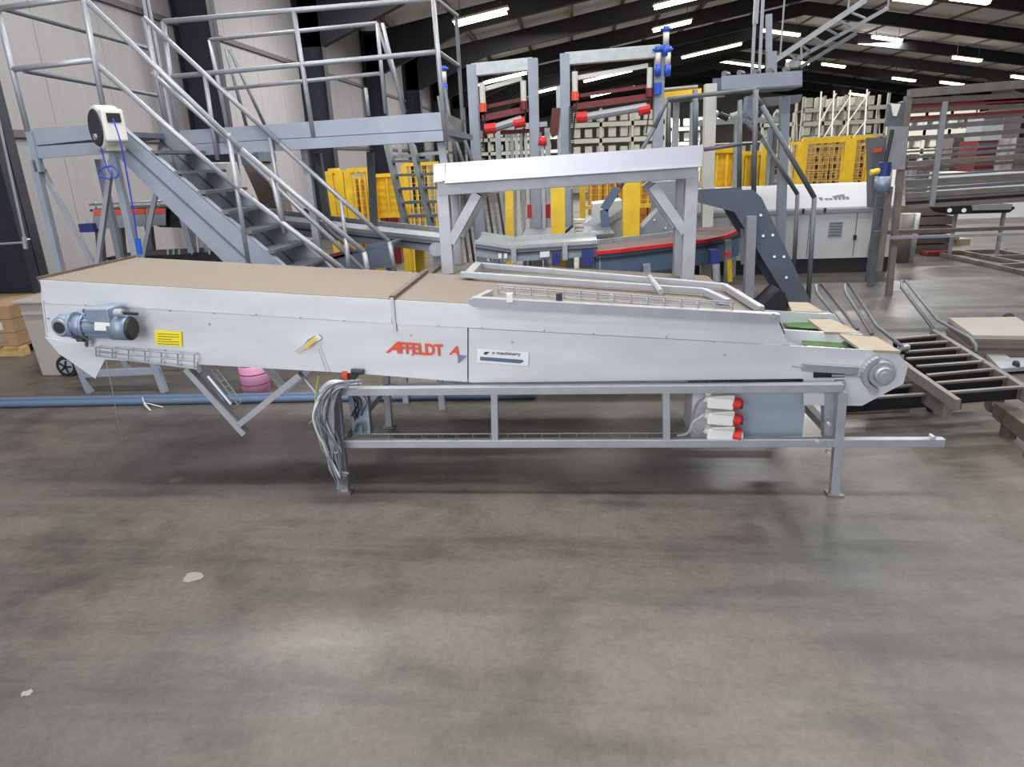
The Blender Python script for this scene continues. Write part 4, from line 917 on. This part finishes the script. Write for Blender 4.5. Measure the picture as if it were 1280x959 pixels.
M().slab(*[at(902, 112, 8.5), at(1003, 106, 8.5), at(1003, 106, 8.5)+V((0, .5, 0)), at(902, 112, 8.5)+V((0, .5, 0))], .02).go('bottom_plate', 'greyblue_dark', ob)
for i in range(5): M().tube(at(905+i*19, 92-i*1.3, 8.52), at(908+i*19, 91-i*1.3, 8.52)+V((.06, .2, 0)), .03, 8).go('roller', 'rail_dark', ob)
for (x, y0, y1, ww) in ((940, 20, 94, .03), (949, 12, 93, .03), (961, 18, 65, .06), (964, 65, 94, .10), (944, 0, 30, .05)):
    M().bar(at(x, y1, 8.7), (at(x, y0, 8.7).x, 8.7, at(x, y0, 8.7).z if ww in (.06, .1) else 5.0), ww, ww, (0, 1, 0)).go('hanger', 'rail' if ww < .06 else 'greyblue', ob)
cols = [(888, 105, 887, 245, 8.9, .13, 'offwhite', 'wide pale column left of the box beam'), (868, 128, 867, 240, 9.2, .09, 'greyblue', 'blue-grey square column right of the yellow crane beam'), (981, 120, 983, 240, 9.0, .10, 'greyblue', 'blue-grey square column below the box beam right end'), (922, 150, 922, 240, 9.3, .07, 'galv', 'slim pale column below the box beam centre'), (963, 160, 963, 240, 10.1, .06, 'galv', 'slim pale post left of the yellow mesh')]
for (x0, y0, x1, y1, Y, w_, mt_, l_) in cols: tag(M().bar(at(x0, y0, Y), (at(x1, y1, Y).x, Y, 0), w_, w_, (0, 1, 0)).go('machine_column', mt_), l_, 'column')
ma = thing('transfer_machine', 'dark cluttered transfer unit with pipes below the box beam', 'machine', at(930, 140, 9.8))
M().prism(cv2([(875, 150), (975, 145), (975, 152), (875, 157)], 9.6), (0, .3, 0)).go('cross_beam', 'galv', ma)
M().prism(cv2([(880, 157), (950, 154), (950, 176), (880, 180)], 9.8), (0, .3, 0)).go('guard', 'rust', ma)
M().prism(cv2([(955, 122), (1003, 118), (1000, 128), (960, 132)], 9.6), (0, .3, 0)).go('arm', 'rail_dark', ma)
for i in range(7): M().tube(at(885+i*14, 140+(i % 3)*3, 9.5), at(897+i*13, 143+(i % 2)*5, 9.5), .04, 8).go('roller', ('galv', 'dark', 'offwhite')[i % 3], ma)
M().prism(cv2([(935, 120), (945, 119), (946, 145), (932, 146)], 9.4), (0, .2, 0)).go('drive', 'motor', ma)
for x in (885, 945, 970): M().bar(at(x, 157, 10.05), (at(x, 157, 10.05).x, 10.05, 0), .05, .05, (0, 1, 0)).go('leg', 'rail_dark', ma)
cr = thing('crane_beam', 'yellow overhead beam right of the right gantry', 'beam', at(850, 118, 10.5))
M().bar(at(828, 121, 10.5), at(876, 116, 10.5), .12, .11).go('beam', 'yellow', cr); M().tube(at(828, 112, 10.5), at(872, 108, 10.5), .02, 8).go('rail', 'rail', cr); M().bar(at(829, 127, 10.6), at(905, 119, 10.6), .08, .05).go('lower_beam', 'rail_dark', cr)
M().bar(at(846, 116, 10.7), (at(846, 116, 10.7).x, 10.7, 0), .08, .08, (0, 1, 0)).go('column', 'rail', cr)
# inclined boom going up right
bo = thing('loading_boom', 'long pale inclined boom rising to the upper right under the roof', 'boom', at(1030, 50, 11))
M().bar(at(968, 76, 11), at(1082, 0, 11), .05, .07).go('main_tube', 'galv', bo); M().bar(at(985, 80, 11.4), at(1110, 10, 11.4), .04, .05).go('lower_tube', 'rail', bo)
M().bar(at(1000, 84, 11.2), at(1070, 42, 11.2), .04, .05).go('strut', 'rail_dark', bo)
for i in range(6): M().bar(at(985+i*16, 66-i*10, 11), at(996+i*17, 75-i*10.5, 11.4), .025, .025).go('cross_tube', 'galv', bo)
M().tube(at(1001, 50, 11), at(1002, 75, 11), .015, 6).go('hanger', 'rail', bo); M().tube(at(1110, 8, 11.4), (at(1110, 8, 11.4).x, 11.4, 6.6), .015, 6).go('hanger', 'rail', bo)
M().box(tuple(at(986, 84, 11.2)), tuple(at(1002, 76, 11.2)+V((0, .2, 0)))).go('bracket_box', 'galv', bo)
for x, y in ((975, 72), (1060, 12)): M().tube(at(x, y, 11), (at(x, y, 11).x, 11, 6.9), .012, 6).go('hanger', 'rail', bo)

# ------------------------------------------------------------------ white control cabinet
Yc = 9.4
ct = thing('control_cabinet', 'long white control desk with sloping top and dark plinth', 'cabinet', (2.6, 9.8, 0))
a = at(848, 276, Yc); b = at(1122, 262, Yc)
M().box((a.x, Yc, .2), (b.x, Yc+.6, .80)).go('body', 'cabinet', ct)
M().box((a.x+.02, Yc+.03, 0), (b.x-.02, Yc+.58, .2)).go('plinth', 'dark', ct)
M().prism([(a.x-.02, Yc-.03, .80), (a.x-.02, Yc+.62, .80), (a.x-.02, Yc+.62, 1.13), (a.x-.02, Yc+.25, 1.13), (a.x-.02, Yc-.03, .86)], (b.x-a.x+.04, 0, 0)).go('sloping_top', 'wall_white', ct)
M().box((a.x, Yc-.032, .79), (b.x, Yc-.02, .835)).go('edge_strip', 'rail', ct)
for xx in (930, 1068, 1010): p = at(xx, 300, Yc); M().box((p.x-.004, Yc-.006, .22), (p.x+.004, Yc, .78)).go('door_gap', 'rail_dark', ct)
for (x0, y0, x1, y1) in ((1035, 277, 1054, 296), (1084, 303, 1104, 319), (896, 287, 912, 302)):
    a_ = at(x0, y1, Yc-.01); b_ = at(x1, y0, Yc-.01); v = M().box(tuple(a_), (b_.x, Yc-.0, b_.z)).go('vent', 'galv', ct)
    for i in range(5): z = a_.z+(b_.z-a_.z)*(i+.5)/5; M().box((a_.x+.01, Yc-.016, z-.005), (b_.x-.01, Yc-.01, z+.005)).go('slat', 'rail_dark', v)
for x, y in ((1069, 297), (1004, 264), (1031, 263)): p = at(x, y, Yc-.03); M().box((p.x-.015, Yc-.04, p.z-.03), (p.x+.015, Yc-.0, p.z+.03)).go('latch', 'dark', ct)
sn = V((0, .28, .27)).normalized()
o_ = V((at(1024, 252, 9.5).x, 9.47, .935)); off = V((0, -.012, .01))
for i, (dx, hh) in enumerate(((0, .05), (.07, .03), (.12, .03), (.18, .07), (.23, .08), (.28, .09), (.33, .05))):
    M().prism([o_+off+V((dx, 0, 0)), o_+off+V((dx+.03, 0, 0)), o_+off+V((dx+.035, 0, 0))+sn*hh, o_+off+V((dx-.02, 0, 0))+sn*hh], (0, -.002, .002)).go('printed_mark', 'rail_dark', ct)
p = at(1093, 248, 9.5); M().prism([V((p.x-.06, 9.58, 1.045))+off, V((p.x+.05, 9.58, 1.045))+off, V((p.x+.0, 9.52, .985))+off], (0, -.002, .002)).go('printed_mark', 'dark', ct)

# ------------------------------------------------------------------ white racking far behind
def rack(label, x0, x1, ytops, Y, levels, zt, n_up, filled=True):
    a, b = at(x0, 180, Y), at(x1, 178, Y)
    t = thing('pallet_rack', label, 'rack', ((a.x+b.x)/2, Y, 0))
    for i in range(n_up+1):
        X = a.x+(b.x-a.x)*i/n_up
        for dy in (0, 1.1): M().bar((X, Y+dy, 0), (X, Y+dy, zt), .12, .1, (0, 1, 0)).go('upright', 'rack', t)
        M().bar((X, Y, .5), (X, Y+1.1, zt-.4), .05, .05).go('cross_brace', 'rack', t)
    for z in levels:
        M().bar((a.x, Y, z), (b.x, Y, z), .1, .20).go('beam', 'rack', t); M().box((a.x, Y, z-.05), (b.x, Y+1.1, z+.02)).go('shelf', 'rail_dark', t)
        if filled:
            n = int((b.x-a.x)/.62)
            for i in range(n):
                X = a.x+.35+(b.x-a.x-.5)*i/n; hh = random.choice((.56, .6, .52))
                M().box((X-.18, Y+.2, z+.16), (X+.16, Y+.8, z+hh)).go('white_load', 'rack', t)
    return t
rack('tall white racking with rows of white loads, above the yellow mesh', 1000, 1104, 0, 38, (1.4, 2.05, 2.75, 3.4), 4.05, 4)
rack('white racking seen beyond the right gantry', 712, 830, 0, 34, (1.5, 2.3, 3.0), 3.7, 3)
rack('white racking seen beyond the box beam columns', 838, 990, 0, 42, (1.3, 2.1, 2.9), 3.5, 4)
rack('white racking seen through the left gantry', 582, 700, 0, 44, (1.2, 2.0, 2.8), 3.5, 4)
rack('distant dark racking seen through the large grey frame', 1122, 1215, 0, 30, (1.3, 2.0, 2.7), 3.2, 3, True)
zz_ = thing('zigzag_scaffold', 'thin white scaffold tower in front of the white racking', 'scaffold', at(1050, 200, 30))
for x in (1026, 1042, 1062, 1083): M().bar((at(x, 170, 30).x, 30, 0), (at(x, 120, 30).x, 30, 3.7), .05, .05, (0, 1, 0)).go('pole', 'rack', zz_)
for x0, x1 in ((1026, 1042), (1042, 1062), (1062, 1083)):
    for z in (.6, 1.6, 2.6): M().bar((at(x0, 150, 30).x, 30, z), (at(x1, 150, 30).x, 30, z+1.0), .035, .035).go('brace', 'rack', zz_)

# ------------------------------------------------------------------ large grey frame machine on the right
Yr_ = 7.9
rm = thing('large_bar_frame', 'large grey steel frame with horizontal slats, standing at the right', 'frame', (4.6, 7.9, 0))
tl, trr = at(1136, 117, Yr_), at(1330, 101, Yr_)
M().bar(tl, trr, .09, .08).go('top_beam', 'frame_brown', rm)
M().prism(cv2([(1112, 158), (1136, 158), (1131, 212), (1108, 212)], Yr_-.05), (0, .05, 0)).go('side_plate', 'rail', rm)
M().prism(cv2([(1112, 130), (1138, 126), (1136, 158), (1108, 158)], Yr_), (0, .05, 0)).go('corner_plate', 'rail_dark', rm)
M().prism(cv2([(1114, 130), (1126, 130), (1121, 145), (1117, 145)], Yr_-.03), (0, .02, 0)).go('cone_plate', 'white', rm)
M().bar(at(1135, 120, Yr_), (onz(1110, 368).x, Yr_, 0), .06, .06, (0, 1, 0)).go('leg', 'frame_brown', rm)
M().bar(at(1098, 245, Yr_+.5), onz(1088, 358), .06, .06, (0, 1, 0)).go('leg', 'rail_dark', rm)
M().bar(at(1181, 127, Yr_-.03), at(1164, 258, Yr_-.03), .05, .04, (0, 1, 0)).go('near_upright', 'rail', rm)
for i, (yl, yr_, th_, mt_) in enumerate(((128, 121, .07, 'rust'), (134, 126, .05, 'darkred'), (152, 143, .03, 'rust'), (190, 180, .02, 'slat_grey'), (211, 202, .03, 'rust'), (221, 212, .02, 'rail_dark'), (233, 224, .03, 'frame_brown'), (250, 240, .03, 'slat_grey'), (139, 131, .05, 'rust'), (148, 139, .03, 'darkred'), (161, 150, .05, 'slat_grey'), (174, 163, .045, 'slat_grey'), (197, 186, .03, 'rail_dark'), (205, 195, .05, 'frame_brown'), (228, 219, .045, 'slat_grey'), (238, 228, .03, 'rail_dark'), (245, 236, .06, 'frame_brown'), (254, 244, .03, 'black'), (258, 249, .05, 'frame_brown'))):
    M().bar(at(1133, yl, Yr_), at(1330, yr_-3, Yr_), .05, th_).go('slat', mt_, rm)
M().bar(at(1092, 291, Yr_), at(1330, 283, Yr_), .04, .04).go('lower_rail', 'rust', rm); M().bar(at(1112, 297, Yr_-.1), at(1330, 291, Yr_-.1), .03, .03).go('lower_rail', 'rail', rm)
M().bar(at(1340, 108, Yr_), (at(1320, 300, Yr_).x, Yr_, 0), .06, .06, (0, 1, 0)).go('leg', 'frame_brown', rm)
t = thing('frame_motor', 'blue-grey motor with yellow cap hanging at the left of the large frame', 'motor', at(1100, 240, 7.8))
c = at(1102, 240, 7.8); M().tube(c, c+V((0, 0, .16)), .08, 14).go('body', 'motor', t, smooth=True); M().tube(c+V((0, 0, .16)), c+V((0, 0, .3)), .06, 12).go('gear', 'navy', t); M().tube(c+V((-.14, 0, .2)), c+V((-.04, 0, .22)), .03, 8).go('yellow_cap', 'yellow', t); M().tube(c+V((0, 0, .3)), c+V((.03, 0, .62)), .02, 8).go('shaft', 'dark', t)
M().bar(c+V((.1, .05, .05)), c+V((.1, .05, -.85)), .05, .05, (0, 1, 0)).go('bracket', 'frame_brown', t)
t = thing('dark_column', 'dark grey column with orange label left of the large frame', 'column', at(1105, 200, 8.6)); M().prism(cv2([(1089, 172), (1110, 172), (1106, 260), (1090, 260)], 8.6), (0, .15, 0)).go('body', 'rail_dark', t); M().prism(cv2([(1092, 186), (1103, 185), (1102, 190), (1092, 191)], 8.58), (0, .01, 0)).go('label_plate', 'orange_red', t); M().bar(at(1100, 260, 8.7), (at(1100, 260, 8.7).x, 8.7, 0), .1, .1, (0, 1, 0)).go('post', 'rail_dark', t)
t = thing('pale_cylinder', 'pale upright drum on the floor under the large frame', 'drum', onz(1126, 328)); p = onz(1126, 328); M().tube(p, p+V((0, 0, .68)), .09, 14).go('body', 'frame_brown', t, smooth=True); M().tube(p+V((0.12, 0, 0)), p+V((.12, 0, .68)), .05, 12).go('pipe', 'galv', t, smooth=True)
t = thing('brown_crate', 'brown slatted crate stack beyond the large frame', 'crate', onz(1155, 316)); p = onz(1155, 316)
for i in range(5): M().box((p.x-.2, p.y, .0+i*.14), (p.x+.35, p.y+.5, .12+i*.14)).go('slat_layer', 'card_dark', t)
t = thing('dark_mat', 'small dark maroon block on the floor by the brown crate', 'block', onz(1150, 317)); M().box((p.x-.15, p.y-.4, 0), (p.x+.2, p.y-.15, .07)).go('body', 'darkred', t, bevel=.01)
t = thing('tan_scrap', 'small tan cardboard piece on the far floor at the right', 'cardboard', onz(1180, 303)); p = onz(1182, 305); M().box((p.x-.22, p.y-.15, 0), (p.x+.3, p.y+.3, .09)).go('sheet', 'board', t); M().box((p.x-.1, p.y-.2, .09), (p.x+.1, p.y+.1, .16)).go('crumple', 'card', t)
t = thing('flat_trolley', 'black flat trolley with pale deck hanging level beyond the large frame', 'trolley', at(1220, 262, 10))
Yt = 10.4
M().prism(cv2([(1176, 257), (1262, 255), (1270, 260), (1262, 266), (1190, 268)], Yt), (0, .5, 0)).go('deck', 'black', t, bevel=.01); M().prism(cv2([(1215, 256), (1266, 255), (1264, 262), (1216, 263)], Yt-.02), (0, .02, 0)).go('pale_panel', 'rail', t)
for x in (1187, 1205): M().tube(at(x, 263, Yt-.03), at(x, 263, Yt), .03, 10).go('lamp_disc', 'white', t)
for x in (1195, 1255): M().bar(at(x, 266, Yt+.2), (at(x, 266, Yt+.2).x, Yt+.2, 0), .04, .04, (0, 1, 0)).go('leg', 'rail', t)
fw = M().box((at(1100, 270, 16).x+1.2, 16, 0), (at(1400, 270, 16).x, 16.12, .95)); tag(fw.go('low_wall', 'wall_white'), 'low pale partition beyond the large frame at the right', 'partition')
ft = thing('floor_tube_frame', 'dark tube frame lying on the far floor at the right', 'frame', onz(1230, 325))
def fb(x0, y0, x1, y1): M().bar(onz(x0, y0, .03), onz(x1, y1, .03), .05, .05).go('tube', 'frame_brown', ft)
fb(1168, 316, 1290, 343); fb(1168, 316, 1258, 313); fb(1200, 315, 1290, 332); fb(1235, 322, 1290, 320); fb(1245, 333, 1290, 330); fb(1246, 313, 1290, 322)
# background storage seen through the slats
for i, (x0, x1, y0, y1, Y, mt_, l_) in enumerate(((1186, 1205, 172, 214, 24, 'card_dark', 'brown pallet block beyond the frame, left of the maroon one'), (1215, 1248, 175, 225, 22, 'darkred', 'maroon stacked load beyond the large frame'), (1228, 1258, 138, 158, 26, 'galv', 'pale high load beyond the large frame'), (1258, 1330, 170, 245, 24, 'far_rack', 'grey-brown storage block at the right edge beyond the frame'), (1140, 1180, 205, 250, 24, 'far_rack', 'grey load beyond the left slats of the frame'), (1180, 1215, 215, 250, 20, 'offwhite', 'pale load low beyond the slats'))):
    t = thing('stored_load', l_, 'load', at((x0+x1)/2, y1, Y)); a_ = at(x0, y1, Y); b_ = at(x1, y0, Y); M().box((a_.x, Y, 0), (b_.x, Y+1, b_.z)).go('block', mt_, t)
    for k in range(3): M().box((a_.x, Y-.03, a_.z+(b_.z-a_.z)*(k+.6)/3), (b_.x, Y, a_.z+(b_.z-a_.z)*(k+.6)/3+.08)).go('band', 'rail_dark', t)

# ------------------------------------------------------------------ slatted ladder frames on the floor, right
ld = thing('ladder_frame', 'brown-grey ladder-like steel frame with tall loops on the floor at the right', 'frame', onz(1190, 470))
def LB(x0, y0, z0_, x1, y1, z1_, a=.03, b=.05, mt='frame_brown', nm='bar', par=None): return M().bar(onz(x0, y0, z0_), onz(x1, y1, z1_), a, b).go(nm, mt, par or ld)
zl1 = .26
def LT(x0, y0, x1, y1, zt_, a, b, mt, nm, par=None):
    d_ = V((0, 0, -b/2)); return M().bar(onz(x0, y0, zt_)+d_, onz(x1, y1, zt_)+d_, a, b).go(nm, mt, par or ld)
zl1 = .30
LT(1137, 458, 1198, 499.5, zl1, .03, .06, 'frame_brown', 'left_rail'); LT(1166, 411, 1290, 488, zl1, .035, .08, 'frame_brown', 'right_rail')
LT(1096, 429, 1137, 458, zl1-.01, .04, .10, 'frame_brown', 'left_rail')
for (x0, y0, x1, y1) in ((1118, 423, 1172, 418), (1126, 430, 1185, 426), (1132, 439, 1200, 434), (1134, 447.6, 1213, 442.6), (1147, 457, 1231, 450.8), (1159, 468, 1246, 460), (1171, 477.7, 1260, 470.7), (1186, 489.5, 1285, 482)):
    LT(x0, y0, x1, y1, zl1, .026, .012, 'frame_brown', 'rung_cap'); LT(x0, y0, x1, y1, zl1-.013, .012, .075, 'black', 'rung')
def loop(par, x0, y0, x1, y1, xb, yb, z0_, z1_, nm='loop'):
    pass
def wpath(pts, r, nm, par, mt='rail_dark'):
    return M().path(pts, r, 8).go(nm, mt, par, smooth=True)
wpath([onz(1168, 413, .28), onz(1127, 359, .52), onz(1127, 352, .55), onz(1133, 352, .55), onz(1172, 400, .36), onz(1213, 423, .32), onz(1220, 432, .3), onz(1220, 441, .26)], .013, 'loop', ld)
l2 = thing('ladder_frame', 'second ladder frame with two loops, leaning behind the conveyor end roller', 'frame', onz(1100, 470))
wpath([onz(1090, 418, .3), onz(1057, 366, .48), onz(1056, 356, .52), onz(1061, 355, .52), onz(1096, 408, .36), onz(1127, 433, .34), onz(1129, 438, .3)], .013, 'loop', l2)
wpath([onz(1058, 412, .3), onz(1021, 366, .48), onz(1020, 357, .52), onz(1026, 355, .52), onz(1072, 412, .34)], .013, 'loop', l2)
M().tube(onz(1124, 436, .32), onz(1135, 434, .32), .02, 10).go('roller_end', 'rail', l2)
for (x0, y0, x1, y1) in ((1055, 498, 1163, 491), (1085, 487, 1148, 479)): 
    LT(x0, y0, x1, y1, .17, .03, .012, 'frame_brown', 'rung_cap', l2); LT(x0, y0, x1, y1, .157, .014, .09, 'black', 'rung', l2)
LT(1136, 470, 1186, 503, .19, .05, .09, 'frame_brown', 'side_rail', l2)
M().bar(onz(1178, 504, .17), onz(1198, 500, .17), .05, .1).go('end_block', 'rust', l2)
M().tube(onz(1160, 508, .03), onz(1160, 508, .03)+V((.03, 0, 0)), .03, 12).go('castor', 'rubber', l2)
LB(1040, 512, .03, 1135, 508, .03, .05, .05, 'rust', 'base_bar', l2)
# beams with round feet
for (x0, y0, x1, y1, lab_) in ((1252, 512, 1300, 548, 'brown-grey square beam with a round levelling foot, lower right corner of the frames'), (1266, 402, 1310, 424, 'brown-grey square beam with a round levelling foot at the right edge')):
    t = thing('footed_beam', lab_, 'beam', onz(x0, y0, 0)); zf = .12
    a = onz(x0, y0, zf); b = onz(x1, y1, zf); d = (b-a).normalized()
    M().bar(a, b, .09, .09).go('beam', 'rust', t, bevel=.004); M().tube(a, a-d*.09, .016, 8).go('stud', 'galv', t); M().tube(a-d*.09, a-d*.115, .055, 16, .045).go('foot', 'rust', t, smooth=True)
    M().tube(a-d*.02, a-d*.035, .028, 6).go('nut', 'galv', t)
    M().box((b.x-.04, b.y-.04, 0), (b.x+.04, b.y+.04, zf)).go('support', 'rust', t)
    M().box(tuple(a+d*.12+V((-.03, -.03, -zf))), tuple(a+d*.12+V((.03, .03, 0)))).go('support', 'rust', t)
# sheet stack
t = thing('sheet_stack', 'stack of grey-brown flat boards on the floor at the right edge', 'stack', onz(1240, 430))
p = [onz(1186, 397, .2), onz(1216, 419, .2), onz(1310, 420, .2), onz(1270, 396, .2)]
for k in range(6):
    o = V((.008*(k % 2), .006*(k % 3), 0)); M().prism([V((q.x, q.y, .033*k))+o for q in p], (0, 0, .031)).go('board', 'card_dark' if k < 5 else 'bin', t)
t = thing('steel_strip', 'pale flat steel strip lying in front of the board stack', 'strip', onz(1260, 450)); M().prism([onz(1225, 440, .02), onz(1250, 466, .02), onz(1300, 462, .02), onz(1300, 452, .02), onz(1262, 452, .02), onz(1240, 438, .02)], (0, 0, .03)).go('plate', 'galv', t); M().tube(onz(1268, 456, .06), onz(1272, 456, .06), .03, 10).go('bolt', 'dark', t)

# ------------------------------------------------------------------ left corner: wheeled bin, cartons on pallet, wall conduit
p = onz(62, 468)
wb = thing('wheeled_bin', 'grey-beige wheeled waste bin at the left behind the conveyor', 'bin', (p.x, p.y+.2, 0))
f1 = [onz(52, 470), onz(74, 470)]
bl_, br2 = onz(53, 470), onz(77, 470); zt2 = at(20, 380, bl_.y).z
tl_, tr2 = at(22, 380, bl_.y-.05), at(60, 376, bl_.y-.05)
dd = V((0, .5, 0))
M().add([bl_, br2, br2+dd, bl_+dd, tl_, V((br2.x+.12, tl_.y, tl_.z)), V((br2.x+.12, tl_.y+.6, tl_.z)), tl_+V((0, .6, 0))], [(0, 3, 2, 1), (0, 1, 5, 4), (1, 2, 6, 5), (2, 3, 7, 6), (3, 0, 4, 7), (4, 5, 6, 7)]).go('body', 'bin', wb, bevel=.01)
M().box((tl_.x-.03, tl_.y-.03, tl_.z), (br2.x+.15, tl_.y+.63, tl_.z+.03)).go('lid', 'bin', wb, bevel=.01)
M().box((tl_.x+.02, tl_.y-.012, tl_.z-.09), (br2.x+.1, tl_.y+.02, tl_.z-.07)).go('rim', 'bin', wb)
c = onz(86, 471); c.z = .09
M().tube(c, c+V((0, .06, 0)), .09, 24).go('wheel', 'rubber', wb, smooth=True); M().tube(c+V((0, -.006, 0)), c, .06, 16).go('hub', 'galv', wb)
for i in range(5): M().bar(c+V((0, -.012, 0)), c+V((math.cos(i*1.2566)*.055, -.012, math.sin(i*1.2566)*.055)), .012, .01, (0, 1, 0)).go('spoke', 'black', wb)
M().box((br2.x-.02, bl_.y+.1, .08), (c.x, bl_.y+.5, .22)).go('axle_block', 'bin', wb)
pl = thing('wooden_pallet', 'wooden pallet under the cartons at the left edge', 'pallet', onz(0, 450))
q = onz(27, 446); X1 = q.x; Yp = q.y
PW = X1+6.04
for k in range(3): M().box((X1-PW, Yp+.02+.3*k, .0), (X1, Yp+.12+.3*k, .08)).go('runner', 'wood', pl)
for k in range(5): M().box((X1-PW+PW*k/5, Yp, .08), (X1-PW+PW*(k+.8)/5, Yp+.75, .1)).go('deck_board', 'wood', pl)
for k in range(3):
    for j in range(2):
        t = thing('carton', 'brown carton, %s layer, %s in the stack at the left edge' % (('bottom', 'middle', 'top')[k], ('right', 'left')[j]), 'carton', (X1-.02-PW*.24-PW*.49*j, Yp+.02, .101+.128*k), 'cartons on the left pallet')
        ox, oy, oz = t.location; hw = PW*.235
        M().box((ox-hw, oy, oz), (ox+hw, oy+.7, oz+.125)).go('box', 'card', t, bevel=.004); M().box((ox-.03, oy-.004, oz+.03), (ox+.09, oy, oz+.1)).go('label_sheet', 'offwhite' if (k+j) % 2 else 'board', t)
t = thing('wall_conduit', 'thin pale cable conduit with a hook on the dark column, left edge', 'conduit', at(15, 250, 6.4))
M().tube(at(-6, 130, 6.4), at(31, 300, 6.4), .012, 6).go('pipe', 'rail', t); M().tube(at(0, 305, 6.4), at(31, 303, 6.4), .012, 6).go('arm', 'rail', t); M().tube(at(30, 296, 6.4), at(32, 311, 6.4), .02, 8).go('end', 'rail', t)
M().tube(at(31, 300, 6.4), (at(31, 300, 6.4).x, 6.46, at(31, 300, 6.4).z), .012, 6).go('bracket', 'rail', t)
t = thing('gas_pipe', 'vertical steel pipe pair beside the second dark column', 'pipe', (WX+.1, 10.6, 0))
for dy in (0, .12): M().tube((WX+.12, 10.3+dy, 0), (WX+.12, 10.3+dy, 5.2), .03, 8).go('pipe', 'rail', t)

for i, (x0, x1, y0, y1, Y, mt_, l_) in enumerate(((436, 462, 222, 280, 11.2, 'orange_load', 'orange-brown load behind the wide yellow fence bay'), (412, 426, 224, 280, 11.2, 'orange_load', 'orange-brown load behind the narrow yellow fence bay'), (470, 496, 245, 285, 11.4, 'darkred', 'dark red load behind the fence left of the steep stairs'), (886, 925, 215, 262, 12, 'orange_load', 'orange-brown load behind the fence right of the hood'), (735, 830, 205, 240, 13, 'orange_load', 'long orange-brown load beyond the yellow railing under the hood'))):
    t = thing('stacked_load', l_, 'load', at((x0+x1)/2, y1, Y)); a_ = at(x0, y1, Y); b_ = at(x1, y0, Y); n_ = max(2, int((b_.x-a_.x)/.25))
    for k in range(n_):
        xa_ = a_.x+(b_.x-a_.x)*k/n_; M().box((xa_+.01, Y, 0), (xa_+(b_.x-a_.x)/n_-.01, Y+.4, b_.z-.03*(k % 2))).go('load_column', mt_, t)
# pale splashes on the floor and a small table by the stair foot
for i, (x, y, r, l_) in enumerate(((242, 721, .045, 'small white plaster splash on the floor, lower left'), (34, 867, .02, 'tiny white speck on the floor at the lower left'), (222, 600, .05, 'pale smear on the floor left of the cable bundle'))):
    rr = random.Random(i); o = onz(x, y)
    ps = [o+V((math.cos(t*.5236)*r*rr.uniform(.6, 1.1), math.sin(t*.5236)*r*rr.uniform(.5, 1.0), .0005)) for t in range(12)]
    tag(M().prism(ps, (0, 0, .0015)).go('floor_splash', 'splash_white' if i < 2 else 'splash_dull'), l_, 'splash')
tt = thing('side_table', 'grey low table with a red tray edge beyond the stair foot', 'table', at(460, 335, 6.3))
M().prism(cv2([(405, 325), (470, 303), (492, 304), (492, 335), (405, 338)], 6.35), (0, .02, 0)).go('side_panel', 'greyblue_dark', tt)
M().slab(at(405, 324, 6.35), at(490, 303, 6.35), at(490, 303, 6.35)+V((0, .35, 0)), at(405, 324, 6.35)+V((0, .35, 0)), .02).go('table_top', 'rail_dark', tt)
M().bar(at(405, 322, 6.33), at(440, 313, 6.33), .02, .03).go('red_edge', 'darkred', tt)
for x in (410, 486): p = at(x, 330, 6.45); M().bar(p, (p.x, p.y, 0), .04, .04, (0, 1, 0)).go('leg', 'greyblue_dark', tt)
